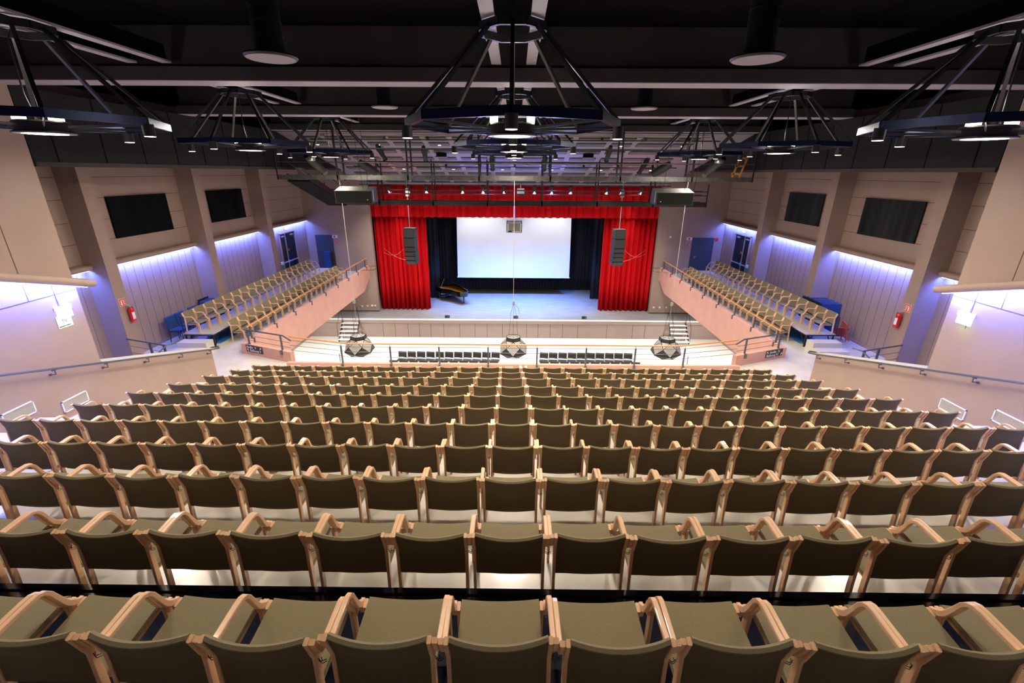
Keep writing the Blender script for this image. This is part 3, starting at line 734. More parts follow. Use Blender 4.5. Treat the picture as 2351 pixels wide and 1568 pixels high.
for n, (x, y) in enumerate(FX):
    o = ring if n == 0 else copy_tree(ring)
    o.location = (x, y, RZ)
    tag(o, 'black octagonal ceiling lamp ring, %s column, %s' % (cols[x], {6.6: 'nearest of its column', 11.6: 'middle of its column', 16.6: 'farthest of its column'}[y]), 'ceiling lamp', 'octagonal lamp rings')
# round ducts
for n, (x, y, z) in enumerate([(-2.87, 6.2, 1.25), (2.87, 6.15, 1.25), (-2.95, 11.5, 1.36), (2.95, 11.5, 1.36), (-3.35, 22.3, .62), (3.35, 22.3, .62)]):
    far = n > 3
    t = tag(empty('ceiling_duct', (x, y, H + z)), 'round black air duct with pale disc diffuser, %s pair, %s one' % (['nearest', 'middle', 'farthest'][n // 2], 'left' if x < 0 else 'right'), 'air duct', 'round ceiling air outlets')
    top = .35 if far else 12.6 - H - z
    if far: MB().cyl((0, 0, .03), .24, .15, 24).build('duct', 'black', t, True)
    else:
        mb = MB(); prof = [(.165, .04)]
        zz = .1
        while zz < top: prof += [(.165, zz), (.172, zz + .008), (.165, zz + .016)]; zz += .13
        mb.lathe((0, 0, 0), prof, 24); mb.build('duct', 'black', t, True)
    MB().lathe((0, 0, 0), [(.285, 0), (.30, .015), (.29, .035), (.20, .05)], 32).build('diffuser_disc', 'steel', t, True)
    MB().cyl((0, 0, -.006), .275, .006, 32).build('diffuser_plate', 'alu' if far else 'rail', t)
# recessed downlights of the sloping ceiling
for k, (x, y) in enumerate(REAR):
    t = tag(empty('downlight', (x, y, 12.6)), 'small round downlight in the black ceiling over the nearest rows, %s from left' % ORD[k + 1], 'downlight', 'downlights above the nearest rows')
    MB().lathe((0, 0, -.03), [(.11, 0), (.11, .03)], 16).build('trim_ring', 'steel', t, True)
    MB().cyl((0, 0, -.034), .085, .004, 14).build('lens', 'emits', t)
n = 0
for r_, (y, xs) in enumerate(DL):
    for x in xs:
        t = tag(empty('downlight', (x, y, slope(y) - .05)), 'small bright round downlight, %s row of the sloping ceiling, %s from left' % (['nearest', 'middle', 'farthest'][r_], ORD[xs.index(x) + 1]), 'downlight', 'downlights in the sloping ceiling')
        MB().lathe((0, 0, 0), [(.08, -.02), (.09, -.015), (.09, 0), (.05, .02)], 16).build('trim_ring', 'alu', t, True)
        MB().cyl((0, 0, -.028), .055, .006, 14).build('lens', 'dl', t)
for k, x in enumerate((-1.9, .63, 3.2, 5.8)):
    t = tag(MB().lathe((x, 24.4, slope(24.4) - .075), [(.08, 0), (.10, .01), (.09, .03), (.03, .035)], 16).build('smoke_detector', 'alu', None, True), 'small pale ceiling disc, %s from the left, between downlight rows' % ORD[k + 1], 'smoke detector', 'discs between the downlight rows')

# ------------------------------------------------------------------ catwalks, bars, trays
def catwalk(name, y, z0, z1, x0, x1, posts, rails, label, top, depth=.75):
    t = tag(empty(name, (0, y, z0)), label, 'catwalk')
    MB().box(x0, x1, 0, .06, 0, z1 - z0).build('front_beam', 'gsteel' if z0 > 9.5 else 'beam', t)
    MB().box(x0, x1, depth, depth + .06, 0, z1 - z0).build('rear_beam', 'steel', t)
    mb = MB(); q = x0 + .3
    while q < x1: mb.box(q, q + .03, .06, depth, .02, .05); q += .3
    mb.build('deck_grating', 'steel', t)
    for yy in (0, depth):
        for zr in rails:
            MB().tube([(x0, yy, zr - z0), (x1, yy, zr - z0)], .016, 6).build('handrail', 'gsteel' if (yy == 0 and z0 > 9.5) else 'steel', t)
    for x in posts:
        for yy in (.03, depth + .03):
            MB().box(x - .03, x + .03, yy - .03, yy + .03, -.05, top(y) - z0).build('hanger', 'steel', t)
    for x in (x0, x1): MB().box(x - .02, x + .02, 0, .04, -.02, 1.05).build('end_post', 'steel', t)
    return t
catwalk('lighting_catwalk', 18.72, H - .31, H - .14, -9.25, 9.25, (-6.9, -4.15, -1.38, 1.40, 4.12, 6.9), (H + .33, H + .83), 'long grey steel catwalk hung above the hall, nearer and upper one', lambda y: H + 1.5)
catwalk('lighting_catwalk', 23.2, H - 1.56, H - 1.34, -9.25, 9.4, (-6.65, -4.0, -1.33, 1.35, 4.05, 6.8), (H - 1.03, H - .85), 'long dark steel catwalk in front of the red valance, farther and lower one', lambda y: slope(y + .4))
t = tag(empty('catwalk_stair', (-8.75, 19.4, H - .3)), 'black sloping stair between the two catwalks, left side', 'stair')
mb = MB(); mb.prism([(0, -.05), (3.9, -1.25), (3.9, -1.0), (0, .2)], -.45, -.40, 'x'); mb.prism([(0, -.05), (3.9, -1.25), (3.9, -1.0), (0, .2)], .40, .45, 'x'); mb.build('stringer', 'steel', t)
mb = MB()
for k in range(12): mb.box(-.4, .4, .15 + .32 * k, .40 + .32 * k, .02 - .098 * k, .05 - .098 * k)
mb.prism([(0, -.10), (3.9, -1.30), (3.9, -1.27), (0, -.07)], -.45, .45, 'x')
mb.build('treads', 'black', t)
mb = MB(); mb.bar((-.45, 0, .7), (-.45, 3.9, -.5), .03).bar((.45, 0, .7), (.45, 3.9, -.5), .03); mb.build('handrail', 'steel', t)
for k, (y, z) in enumerate(((19.30, H + 1.33), (24.0, H + .40))):
    t = tag(empty('cable_tray', (0, y, z)), 'long brown cable tray with bundled cables under ceiling, %s one' % ('nearer' if k == 0 else 'farther'), 'cable tray')
    MB().box(-7.6, 7.6, 0, .10, -.045, .045).build('tray', 'tray', t)
    mb = MB()
    for q in range(3):
        pts = [(-7.4 + .6 * i, -.03 - .012 * q, -.02 + .02 * q + random.uniform(-.012, .012)) for i in range(26)]
        mb.tube(pts, .010, 5)
    mb.build('cable', 'cable', t)
    MB().tube([(-8, .0, -.16), (8, .0, -.16)], .022, 6).build('pipe', 'steel', t)
    mb = MB()
    for q in range(9): mb.box(-6.8 + 1.7 * q - .05, -6.8 + 1.7 * q + .05, -.05, .03, -.15, -.05)
    mb.build('clamp', 'steel', t)
t = tag(empty('lighting_bar', (0, 26.4, H - .68)), 'black lighting bar carrying spotlights in front of the red valance', 'lighting bar')
MB().tube([(-8.6, 0, 0), (8.6, 0, 0)], .025, 8).build('pipe', 'steel', t)
MB().tube([(-8.6, .0, .14), (8.6, .0, .14)], .018, 8).build('upper_pipe', 'steel', t)
mb = MB()
for q in range(9): mb.box(-8 + 2 * q - .01, -8 + 2 * q + .01, -.01, .01, 0, .55)
mb.build('drop_rods', 'steel', t)
def spotlight(name, loc, aim, L, r, label, group, nose='alu'):
    t = tag(empty(name, loc), label, 'stage spotlight', group)
    d = Vector(aim).normalized(); c = Vector((0, 0, -.22))
    MB().tube([tuple(c - d * L * .5), tuple(c - d * L * .25), tuple(c + d * L * .1), tuple(c + d * L * .5)], [r * .7, r, r, r * .8], 12).build('body', 'spk', t, True)
    MB().tube([tuple(c + d * L * .48), tuple(c + d * L * .58)], [r * .85, r * 1.05], 8).build('colour_frame', nose, t)
    mb = MB(); mb.bar((-r * 1.2, 0, -.22), (-r * 1.2, 0, -.03), .015, .02); mb.bar((r * 1.2, 0, -.22), (r * 1.2, 0, -.03), .015, .02); mb.bar((-r * 1.2, 0, -.03), (r * 1.2, 0, -.03), .02); mb.box(-.02, .02, -.02, .02, -.04, .03); mb.build('yoke', 'steel', t)
    return t
for k, (x, a) in enumerate(SP):
    spotlight('stage_spotlight', (x, 26.4, H - .68), (a * .6, .5, -1), .42, .09, 'black stage spotlight on the bar before the valance, %s from left' % ORD[k + 1], 'spotlights on the valance bar')
for k, (x, y, z, a) in enumerate([(-5.35, 19.55, H + .95, (.3, .5, -.8)), (-3.6, 19.55, H + .9, (.0, .6, -.8)), (3.75, 19.55, H + .95, (-.1, .6, -.8)), (-.9, 19.55, H + .6, (0, .6, -.8)), (1.2, 19.55, H + .6, (0, .6, -.8)), (5.2, 19.55, H + .5, (-.4, .3, -.8))]):
    spotlight('profile_spotlight', (x, y, z), a, .62, .10, 'long dark profile spotlight above the nearer catwalk, %s from left' % ORD[[1, 2, 5, 3, 4, 6][k]], 'profile spotlights on the nearer catwalk', 'spk')
for s in (-1, 1):
    t = spotlight('flood_spotlight', (s * 7.55, 18.35, H + .48), (-s * .3, .75, -.55), .95, .15, 'long dark follow spotlight with silver rear cap, %s end of nearer catwalk' % SIDE[s], None, 'gsteel')
    MB().lathe((0, 0, 0), [(.05, -.02), (.14, .0), (.15, .08), (.10, .16)], 12).build('rear_cap', 'alu', t, True).location = (0, -.3, -.12)
    t = spotlight('box_floodlight', (s * 5.75, 19.0, H + .35), (-s * .75, .3, -.5), .8, .16, 'grey box floodlight slanting inward under the %s lamp ring' % SIDE[s], None, 'gsteel')
# dark cloth and silver lamp near left end: yellow ladder at right end
t = tag(empty('ladder', (8.75, 19.15, H - .2)), 'yellow wooden ladder leaning at the right end of the catwalk', 'ladder')
for s in (-1, 1): MB().bar((s * .14, 0, 0), (s * .14 + .32, .0, 1.15), .06, .03).build('rail', 'ladder', t)
for k in range(4): MB().bar((-.16 + .09 * k, 0, .18 + .29 * k), (.18 + .09 * k, 0, .18 + .29 * k), .03, .07).build('rung', 'ladder', t)

# ------------------------------------------------------------------ hung loudspeakers
for s in (-1, 1):
    xc = s * 4.95
    t = tag(empty('bass_loudspeaker', (xc, 14.6, H - .745)), 'wide dark loudspeaker box hung under catwalk, %s side' % SIDE[s], 'loudspeaker', 'wide hung loudspeakers')
    mb = MB(); W = .69
    mb.add([(-W, 0, -.23), (W, 0, -.23), (W, .0, .22), (-W, .0, .22), (-W - s * .03, .62, -.18), (W - s * .03 * 1, .62, -.18), (W - s * .03, .55, .36), (-W - s * .03, .55, .36)],
           [(0, 1, 2, 3), (4, 7, 6, 5), (0, 4, 5, 1), (3, 2, 6, 7), (0, 3, 7, 4), (1, 5, 6, 2)])
    mb.build('cabinet', 'spk', t)
    MB().box(-W + .03, W - .03, -.012, 0, -.21, .20).build('grille', 'grille', t)
    MB().box(-s * .52 - .02, -s * .52 + .02, -.016, -.01, -.12, -.08).build('badge', 'brass', t)
    mb = MB(); mb.box(-s * W, -s * (W + .01), .1, .5, -.15, .25); mb.build('side_plate', 'slate', t)
    mb = MB()
    for dx in (-.45, .35, .62): mb.tube([(dx, .1 if dx < .6 else -.1, .30), (dx, -.42, 2.64)], .008, 5)
    mb.build('hanging_rods', 'steel', t)
    t.scale = (.83, .83, .83)
    # line arrays
    xc = s * 6.0
    t = tag(empty('line_array', (xc, 26.0, 7.24)), 'tall curved black line array loudspeaker hanging before the %s red curtain' % SIDE[s], 'loudspeaker', 'hanging line arrays'); t.rotation_euler = (0, 0, s * .16)
    ang = 0; y0 = 0; z0 = 0
    hts = [.50, .52, .26, .26, .26, .26]
    for k, hh in enumerate(hts):
        ang = 0 if k < 2 else math.radians(3.5 * (k - 1))
        dn = Vector((0, math.sin(ang), -math.cos(ang))); bk = Vector((0, math.cos(ang), math.sin(ang)))
        c = Vector((0, y0, z0)) + dn * hh / 2 + bk * .3
        mb = MB(); mb.obox(c, (.31, 0, 0), bk * .28, dn * (hh / 2 - .012)); b = mb.build('cabinet', 'spk', t)
        mb = MB(); mb.obox(c - bk * .285, (.29, 0, 0), bk * .008, dn * (hh / 2 - .025)); mb.build('grille', 'char', b)
        e = Vector((0, y0, z0)) + dn * hh; y0, z0 = e.y, e.z
    MB().box(-.30, .30, .05, .55, .0, .04).build('rigging_frame', 'gsteel', t)
    MB().tube([(0, .3, .04), (0, .3, .5), (0, .3, 2.6)], .02, 7).build('hoist_chain', 'alu', t)
    MB().box(-.07, .07, .22, .38, 1.75, 2.15).build('chain_hoist', 'slate', t)
    mb = MB()
    for q in range(2):
        pts = []
        for i in range(9):
            f = i / 8; pts.append((s * (.3 + f * 2.95), .4 + f * 3.2, -1.0 - q * .85 + (-1.0 if q == 0 else .15) * f - .5 * math.sin(PI * f) * (.7 if q == 0 else .3)))
        mb.tube(pts, .006, 4)
    mb.build('signal_cable', 'cable', t)
# grey grille box on pole
t = tag(empty('projector', (0, 22.96, 7.73)), 'pale projector in wire cage hanging on pole before the screen', 'projector')
MB().box(-.30, .30, .05, .50, -.20, .12).build('body', 'offwhite', t)
mb = MB()
for q in range(13): mb.box(-.36 + .06 * q - .005, -.36 + .06 * q + .005, -.012, 0, -.25, .17)
for q in range(8): mb.box(-.37, .37, -.012, 0, -.25 + .06 * q - .005, -.25 + .06 * q + .005)
for x in (-.37, .37):
    for yy in (0, .55): mb.box(x - .015, x + .015, yy - .015, yy + .015, -.26, .26)
    for z in (-.26, .18, .26): mb.box(x - .01, x + .01, 0, .55, z - .01, z + .01)
for z in (-.26, .18, .26):
    for yy in (0, .55): mb.box(-.37, .37, yy - .012, yy + .012, z - .012, z + .012)
mb.build('cage', 'steel', t)
MB().tube([(0, .28, .2), (0, .28, 1.0)], .035, 8).build('pole', 'alu', t)
MB().box(-.30, -.12, -.02, 0, -.24, -.19).build('connector_panel', 'black', t)
t = tag(empty('control_box', (.33, 26.2, H - 1.05)), 'small white box with two lamps on the valance bar', 'lighting unit')
MB().box(-.20, .20, -.05, .1, -.12, .22).box(-.02, .02, .06, .19, .2, .39).build('housing', 'white', t)
for x in (-.1, .1): MB().cyl((x, -.05, -.2), .07, .1, 12).build('lamp_head', 'spk', t, True)

# ------------------------------------------------------------------ faceted hanging lamps
def make_facet():
    r = empty('faceted_pendant', (0, 0, 0))
    lv = [(.0, .30, 0, 1), (.33, .26, 0, 6), (.35, .12, 0, 6), (.58, -.12, PI / 6, 6), (.66, -.42, 0, 6), (.44, -.62, PI / 6, 6)]
    def rg(i):
        R, z, o, n = lv[i]; return [(R * math.sin(o + 2 * PI * k / 6 + .0), -R * math.cos(o + 2 * PI * k / 6), z) for k in range(6)]
    a, b_, c, d, e = rg(1), rg(2), rg(3), rg(4), rg(5)
    mb = MB(); mb.add(a + [(0, 0, .36)], [(k, (k + 1) % 6, 6) for k in range(6)]); mb.build('cap', 'slate', r)
    mb = MB(); mb.add(a + b_, [(k, (k + 1) % 6, 6 + (k + 1) % 6, 6 + k) for k in range(6)]); mb.build('collar', 'slated', r)
    mb = MB(); mb.cm = 0
    mb.add(b_ + c, [(k, 6 + k, (k + 1) % 6) for k in range(6)]); mb.add(b_ + c, [(6 + k, 6 + (k + 1) % 6, (k + 1) % 6) for k in range(6)])
    mb.add(c + d, [(k, (k + 1) % 6, 6 + (k + 1) % 6) for k in range(6)]); mb.cm = 1; mb.add(c + d, [(k, 6 + (k + 1) % 6, 6 + k) for k in range(6)])
    mb.cm = 0; mb.add(d + e, [(k, 6 + k, 6 + (k - 1) % 6) for k in range(6)]); mb.cm = 1; mb.add(d + e, [(k, (k + 1) % 6, 6 + k) for k in range(6)])
    mb.add(e, [tuple(range(6))])
    mb.build('shade', ['slate', 'slated'], r)
    mb = MB()
    for A_, B_ in ((a, b_), (b_, c), (c, d), (d, e)):
        for k in range(6): mb.bar(A_[k], B_[k], .018)
    for k in range(6):
        mb.bar(a[k], a[(k + 1) % 6], .016); mb.bar(b_[k], b_[(k + 1) % 6], .016); mb.bar(d[k], d[(k + 1) % 6], .016); mb.bar(a[k], (0, 0, .36), .012)
        mb.bar(c[k], b_[(k + 1) % 6], .014)
    mb.build('edge_frame', 'black', r)
    mb = MB(); q = .36
    k = 0
    while q < 1.75:
        if k % 2: mb.box(-.012, .012, -.005, .005, q, q + .05)
        else: mb.box(-.005, .005, -.012, .012, q, q + .05)
        q += .045; k += 1
    mb.build('chain', 'alu', r)
    mb = MB()
    for sx in (-1, 1): mb.tube([(0, 0, 1.8), (sx * .12, 0, 1.3), (sx * .16, .02, .7), (sx * .20, 0, .3)], .007, 5)
    mb.tube([(0, 0, 1.8), (.22, .03, 1.55), (.26, .05, 1.30)], .006, 5)
    mb.build('cords', 'rubber', r)
    MB().box(-.05, .05, -.04, .04, 1.72, 1.86).build('hook_block', 'slate', r)
    MB().tube([(0, 0, 1.85), (0, 0, 6.74)], .010, 5).build('suspension_cable', 'cable', r)
    kids(r); return r
fp = make_facet()
for n, x in enumerate((-6.85, 0, 6.78)):
    o = fp if n == 0 else copy_tree(fp)
    o.location = (x, 18.745, 3.22)
    tag(o, 'grey faceted pendant hanging low over the hall, %s one' % ('left', 'middle', 'right')[n], 'pendant lamp', 'faceted pendants')

# ------------------------------------------------------------------ stage: curtains, screen, backdrop
def drape(name, x0, x1, y, z0, z1, amp, period, m, label, cat, rag=0, seed=1, gather=1.0):
    rnd = random.Random(seed); L = x1 - x0; n = int(L / period * 10); xs = []; ys = []; ph = 0
    for i in range(n + 1):
        f = i / n; ph += 2 * PI / 10 * rnd.uniform(.7, 1.3)
        xs.append(x0 + L * f); ys.append(amp * (math.sin(ph) + .35 * math.sin(ph * 2.3 + 1)) )
    rows = [(z1, .65), (z1 - (z1 - z0) * .3, .9), (z0 + (z1 - z0) * .25, 1.0), (z0, 1.05)]
    vs = []; fs = []
    for z, k in rows:
        for i in range(n + 1): vs.append((xs[i], y + ys[i] * k, z + (rag * math.sin(i * .7) if z == z0 else 0)))
    m1 = n + 1
    for r in range(3):
        for i in range(n): fs.append((r * m1 + i, r * m1 + i + 1, (r + 1) * m1 + i + 1, (r + 1) * m1 + i))
    o = MB().add(vs, fs).build(name, m, None, True)
    md = o.modifiers.new('thickness', 'SOLIDIFY'); md.thickness = .012
    return tag(o, label, cat)
drape('stage_curtain', -9.25, -5.80, 30.35, 1.30, 8.2, .14, .34, 'red', 'long red velvet stage curtain at the left of the stage', 'curtain', seed=3)
drape('stage_curtain', 5.85, 9.32, 30.35, 1.30, 8.2, .14, .34, 'red', 'long red velvet stage curtain at the right of the stage', 'curtain', seed=5)
drape('valance', -9.25, 9.3, 30.05, H - 2.74, H - .80, .10, .5, 'red', 'pleated red velvet valance across the top of the stage', 'valance', rag=.015, seed=9)
drape('backdrop_curtain', -8.5, 8.5, 36.2, 1.29, 9.6, .07, .26, 'navy', 'black pleated backdrop curtain behind the projection screen', 'curtain', seed=11)
drape('stage_leg_curtain', -8.2, -5.55, 33.4, 1.29, 9.4, .06, .3, 'navy', 'black side curtain on stage behind the left red curtain', 'curtain', seed=12)
drape('stage_leg_curtain', 5.75, 8.2, 33.4, 1.29, 9.4, .06, .3, 'navy', 'black side curtain on stage behind the right red curtain', 'curtain', seed=13)
t = tag(empty('projection_screen', (-.07, 34.2, 0)), 'large white projection screen hanging over the stage', 'projection screen')
MB().add([(-4.17, 0, 8.1), (4.22, 0, 8.1), (4.27, 0, 2.74), (-4.26, 0, 2.74)], [(0, 1, 2, 3)]).add([(-4.17, .02, 8.1), (4.22, .02, 8.1), (4.27, .02, 2.74), (-4.26, .02, 2.74)], [(0, 1, 2, 3)]).build('screen_cloth', 'screen', t)
MB().box(-4.30, 4.31, -.02, .04, 2.68, 2.75).build('bottom_bar', 'white', t)
MB().box(-4.35, 4.4, -.05, .15, 8.1, 8.3).build('roller_case', 'steel', t)
for k, x in enumerate((-4.38, .13, 4.62)):
    t = tag(empty('floor_box', (x, 28.35, 1.27)), 'small dark box on the stage edge, %s one' % ('left', 'middle', 'right')[k], 'stage box', 'small boxes on the stage edge')
    MB().box(-.15, .15, 0, .16, 0, .15).build('housing', 'slated', t); MB().box(.06, .10, -.005, 0, .06, .10).build('lens', 'alu', t)

# grand piano
t = tag(empty('grand_piano', (-5.0, 33.22, 1.27), math.atan2(.67, 1.19)), 'black grand piano with raised lid on the stage', 'piano')
W2 = .75
out = [(x, y * 1.12 if y < 0 else y) for x, y in [(-W2, .25), (W2, .25), (W2, -1.75), (.70, -1.95), (.55, -2.06), (.30, -2.08), (.08, -1.98), (-.06, -1.78), (-.14, -1.50), (-.24, -1.15), (-.42, -.85), (-.62, -.62), (-.73, -.42), (-W2, -.25)]]
inn = [(x * .93, y * .95 - .03) for x, y in out]
mb = MB(); n = len(out)
vs = [(x, y, .62) for x, y in out] + [(x, y, .99) for x, y in out] + [(x, y, .99) for x, y in inn] + [(x, y, .90) for x, y in inn]
fs = [tuple(range(n))] + [(i, (i + 1) % n, n + (i + 1) % n, n + i) for i in range(n)] + [(n + i, n + (i + 1) % n, 2 * n + (i + 1) % n, 2 * n + i) for i in range(n)] + [(2 * n + i, 2 * n + (i + 1) % n, 3 * n + (i + 1) % n, 3 * n + i) for i in range(n)]
mb.add(vs, fs); mb.build('case', 'piano', t)
mb = MB(); mb.add([(x, y, .91) for x, y in inn], [tuple(range(n))]); mb.build('soundboard', 'gold', t)
mb = MB(); mb.box(-W2, W2, .25, .60, .62, .70); mb.box(-W2, -W2 + .07, .25, .60, .62, .86); mb.box(W2 - .07, W2, .25, .60, .62, .86); mb.build('key_bed', 'piano', t)
mb = MB(); mb.box(-.66, .66, .34, .50, .70, .735); mb.build('keys', 'white', t)
mb = MB(); la = math.radians(-33); vs = []
for dz in (0, .035):
    for x, y in out:
        dx = x - W2; X = W2 + dx * math.cos(la) + dz * 0; Z = 1.0 + -dx * math.sin(-la) + dz
        vs.append((X, y, Z))
fs = [tuple(range(n)), tuple(range(n, 2 * n))[::-1]] + [(i, (i + 1) % n, n + (i + 1) % n, n + i) for i in range(n)]
mb.add(vs, fs); mb.build('lid', 'lid', t)
MB().tube([(-.66, -.30, .98), (-.34, -.34, 1.66)], .014, 6).build('lid_prop', 'brass', t)
for x, y in ((-.62, .12), (.62, .12), (.42, -2.05)):
    lg = MB(); lg.lathe((x, y, .08), [(.05, 0), (.05, .10), (.035, .12), (.075, .50), (.08, .55)], 12); l_ = lg.build('leg', 'piano', t, True)
    MB().lathe((x, y, 0), [(.04, 0), (.06, .03), (.05, .08)], 12).build('caster', 'brass', l_)
mb = MB(); mb.box(-.12, -.08, .02, .06, .14, .62); mb.box(.08, .12, .02, .06, .14, .62); mb.box(-.16, .16, -.02, .12, .08, .15)
for k in (-1, 0, 1): mb.box(k * .08 - .015, k * .08 + .015, .12, .22, .09, .10)
mb.build('pedal_lyre', 'piano', t)
t = tag(empty('piano_bench', (-5.45, 34.05, 1.27), math.atan2(.67, 1.19)), 'low black bench behind the grand piano', 'bench')
MB().box(-.35, .35, -.17, .17, .42, .50).build('seat', 'piano', t)
for x in (-.3, .3):
    for y in (-.13, .13): MB().box(x - .02, x + .02, y - .02, y + .02, 0, .42).build('leg', 'piano', t)

# stairs from the hall up to the stage
for s in (-1, 1):
    t = tag(empty('stage_stairs', (s * 10.62 if s < 0 else 10.62, 27.0, 0)), 'open metal stairs with pale treads up to stage, %s side' % SIDE[s], 'stairs')
    for k in range(5):
        MB().box(-.56, .56, .21 * k - .1, .21 * k + .13, .20 + .205 * k, .235 + .205 * k).build('tread', 'white', t)
    for x in (-.54, .54):
        MB().prism([(-.12, 0), (.0, 0), (1.0, 1.02), (1.0, 1.14), (.9, 1.14)], x - .02, x + .02, 'x').build('stringer', 'steel', t)
        MB().tube([(x, -.05, .2), (x, -.02, 1.1), (x, .95, 2.1), (x, .95, 1.1)], .014, 6).build('handrail', 'steel', t)
    MB().bar((-.5, .7, 0), (-.5, .7, .8), .03).bar((.5, .7, 0), (.5, .7, .8), .03).build('support', 'steel', t)

# ------------------------------------------------------------------ hall chairs
def make_hall_chair():
    r = empty('hall_chair', (0, 0, 0))
    mb = MB(); vs = []; nx = 8
    for i in range(nx + 1):
        x = -.225 + .45 * i / nx; sg = .03 * (1 - (x / .225) ** 2)
        for y, z in ((-.20, .52), (-.25, .84), (-.27, .845), (-.22, .52)): vs.append((x, y - sg + .01, z - (sg * .6 if z > .8 else 0)))
    fs = [(i * 4 + k, i * 4 + (k + 1) % 4, (i + 1) * 4 + (k + 1) % 4, (i + 1) * 4 + k) for i in range(nx) for k in range(4)] + [(0, 1, 2, 3), (nx * 4 + 3, nx * 4 + 2, nx * 4 + 1, nx * 4)]
    mb.add(vs, fs); mb.build('backrest', 'char', r, True)
    MB().prism([(-.20, .44), (.20, .46), (.24, .44), (.20, .42), (-.20, .41)], -.23, .23, 'x').build('seat', 'char', r)
    for s in (-1, 1):
        mb = MB(); mb.tube([(s * .25, -.30, 0), (s * .24, -.20, .42), (s * .235, -.24, .80)], .011, 6); mb.tube([(s * .25, .24, 0), (s * .25, .18, .42), (s * .25, -.20, .42)], .011, 6)
        mb.build('side_frame', 'alu', r, True)
    kids(r); return r
hc = make_hall_chair(); first = True
rowsH = [(23.22, -6.24, .522, 11, 'left block, farther row'), (21.95, -6.42, .535, 11, 'left block, nearer row'), (23.22, 1.68, .522, 10, 'right block, farther row'), (21.95, 1.62, .54, 10, 'right block, nearer row')]
for y, x0, p, n, lab in rowsH:
    for k in range(n):
        o = hc if first else copy_tree(hc); first = False
        o.location = (x0 + p * k, y, 0); o.rotation_euler = (0, 0, PI - .12 + random.uniform(-.03, .03))
        tag(o, 'dark grey stacking chair, %s, %s from left' % (lab, ORD[k + 1]), 'chair', 'dark chairs on the hall floor')
# barrier stands
for s in (-1, 1):
    for k, y in enumerate((20.5, 23.3)):
        x = s * (9.05 if k == 0 else 9.7)
        t = tag(empty('floor_stand', (x, y, 0)), 'low black T-shaped stand on the hall floor, %s side, %s one' % (SIDE[s], 'nearer' if k == 0 else 'farther'), 'stand', 'black stands beside the hall floor')
        MB().box(-.32, .32, -.03, .03, 0, .03).build('base_bar', 'steel', t); MB().bar((0, 0, 0), (0, 0, .75), .03).build('upright', 'steel', t)
    tag(MB().bar((s * 9.05, 20.5, .02), (s * 9.7, 23.3, .02), .03, .02).build('floor_bar', 'steel'), 'black floor bar between two stands, %s side of the hall' % SIDE[s], 'bar')

# ------------------------------------------------------------------ balcony leftovers
def blue_chair(x, y, z, rz, label):
    t = tag(empty('blue_chair', (x, y, z), rz), label, 'chair', 'blue chairs behind the left platform')
    mb = MB()
    def pad(mb, w, h0, h1, y0, y1, t_): mb.prism([(y0, h0), (y0 - .02, h0 + .03), (y1 - .01, h1 - .03), (y1, h1), (y1 + t_, h1), (y1 + t_ + .02, h1 - .04), (y0 + t_, h0)], -w, w, 'x')
    pad(mb, .24, .50, .98, -.24, -.32, .05); o = mb.build('backrest', 'bluef', t); md = o.modifiers.new('b', 'BEVEL'); md.width = .03; md.segments = 2
    o = MB().box(-.24, .24, -.22, .26, .42, .50).build('seat', 'bluef', t); md = o.modifiers.new('b', 'BEVEL'); md.width = .03; md.segments = 2
    for s in (-1, 1):
        MB().tube([(s * .22, -.28, 0), (s * .22, -.22, .45), (s * .22, -.30, .8)], .014, 6).build('rear_leg', 'steel', t)
        MB().tube([(s * .22, .24, 0), (s * .22, .22, .42), (s * .22, -.22, .42)], .014, 6).build('front_leg', 'steel', t)
for k, (x, y, z) in enumerate([(-12.82, 16.35, ZK + .02), (-12.90, 16.98, ZK + .38), (-12.90, 17.75, ZK + .34)]):
    blue_chair(x, y, z if k == 0 else ZK, -PI / 2, 'blue padded chair against the left wall, %s' % ['nearest, standing apart', 'between the nearest and the folded ones', 'beside the folded chairs'][k])
for k in range(9):
    y = 18.3 + .12 * k
    t = tag(empty('folded_chair', (-12.95, y, ZK)), 'folded blue chair in the leaning row by left wall, %s from near end' % ORD[k + 1], 'chair', 'folded blue chairs by the left wall')
    MB().box(-.28, .30, 0, .05, .12, 1.02).build('shell', 'bluef', t); MB().box(-.32, -.29, -.01, .06, 0, 1.1).box(.31, .34, -.01, .06, 0, 1.1).build('frame', 'rubber', t)
for k in range(11):
    y = 17.9 + .112 * k
    t = tag(empty('upright_platform_panel', (12.95, y, ZK)), 'blue platform panel stored upright by right wall, %s from near end' % ORD[k + 1], 'platform panel', 'upright blue panels by the right wall')
    MB().box(-.38, .42, 0, .06, .02, 1.24 + .01 * (k % 3)).build('panel', 'bluef', t); MB().box(-.46, -.38, -.01, .07, 0, 1.27 + .01 * (k % 3)).build('edge_frame', 'rubber', t)
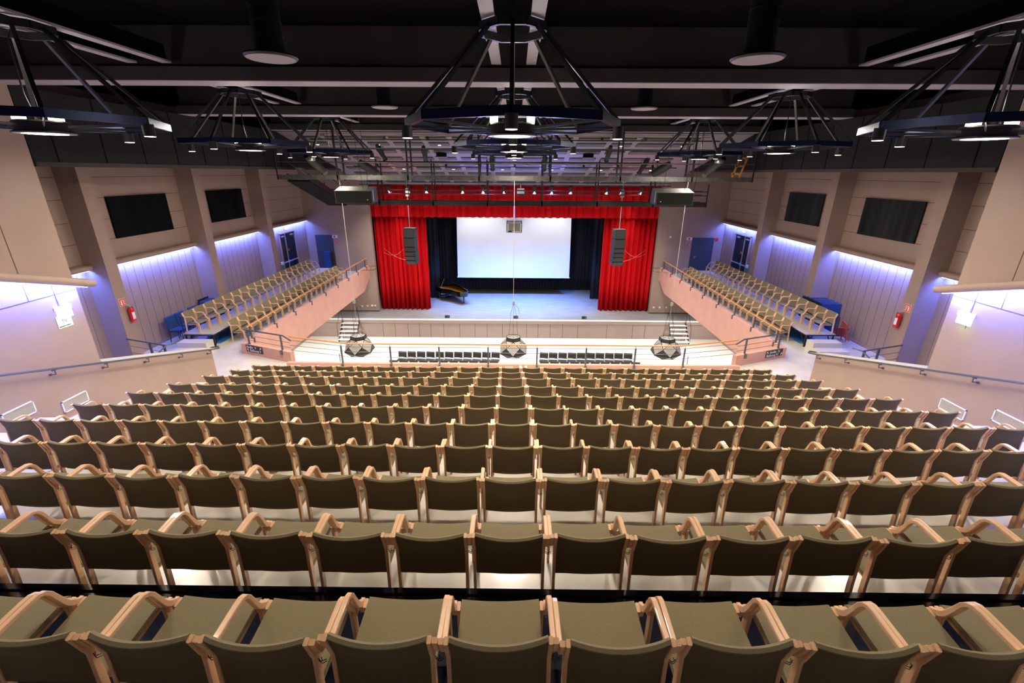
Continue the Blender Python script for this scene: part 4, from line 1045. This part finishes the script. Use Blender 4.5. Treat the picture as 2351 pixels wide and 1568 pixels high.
t = tag(empty('tilted_chair', (12.98, 16.72, ZK + .03)), 'orange red wooden chair tipped over by the right wall', 'chair')
t.rotation_euler = (0, math.radians(8), math.radians(75))
MB().obox((.1, .05, .62), (.22, 0, .06), (0, .015, 0), (-.03, 0, .13)).build('backrest', 'redw', t)
MB().obox((.28, .1, .34), (.20, 0, -.20), (0, .22, 0), (.01, 0, .012)).build('seat', 'reds', t)
for a, b_ in (((-.12, 0, .02), (-.02, .02, .72)), ((.30, 0, .05), (.30, .02, .66)), ((-.40, 0, .12), (.3, 0, .22)), ((-.38, .1, .30), (.2, .1, .20))):
    MB().bar(a, b_, .035, .03).build('leg', 'redw', t)
t = tag(empty('stored_partition', (-12.05, 29.35, ZK)), 'blue speckled board stack in the dark left doorway', 'board stack')
MB().box(-.32, .10, 0, .22, 0, 1.30).build('boards', 'bluef', t); MB().box(.10, .22, 0, .22, 0, 1.30).build('frame', 'rubber', t)
for s in (-1, 1):
    t = tag(empty('stool', (s * 13.15, 25.65, ZK)), 'small blue-topped stool beside the glazed door, %s balcony' % SIDE[s], 'stool')
    MB().cyl((0, 0, .58), .16, .05, 16).build('seat', 'bluef', t)
    for a in range(4): MB().bar((.11 * math.cos(a * PI / 2), .11 * math.sin(a * PI / 2), .58), (.17 * math.cos(a * PI / 2), .17 * math.sin(a * PI / 2), 0), .02).build('leg', 'wood', t)
    t = tag(empty('wall_dispenser', (s * 13.40, 25.9, 5.2)), 'white and green box beside the glazed door, %s balcony' % SIDE[s], 'wall box')
    MB().box(0, -s * .10, -.08, .08, .0, .16).build('housing', 'white', t); MB().box(0, -s * .10, -.07, .07, -.14, .0).build('tank', 'green', t)
    # bracket frames at the balcony front end
    t = tag(empty('projecting_frame', (s * 9.59, 28.9, 4.40)), 'thin black bracket frame projecting at the far end of the %s balcony' % SIDE[s], 'bracket')
    MB().tube([(0, -.9, -.1), (0, -.9, .05), (-s * .75, -.6, .05), (-s * .75, .5, .05), (0, .6, .05)], .014, 5).build('frame', 'steel', t)
print('objects', len(bpy.data.objects))
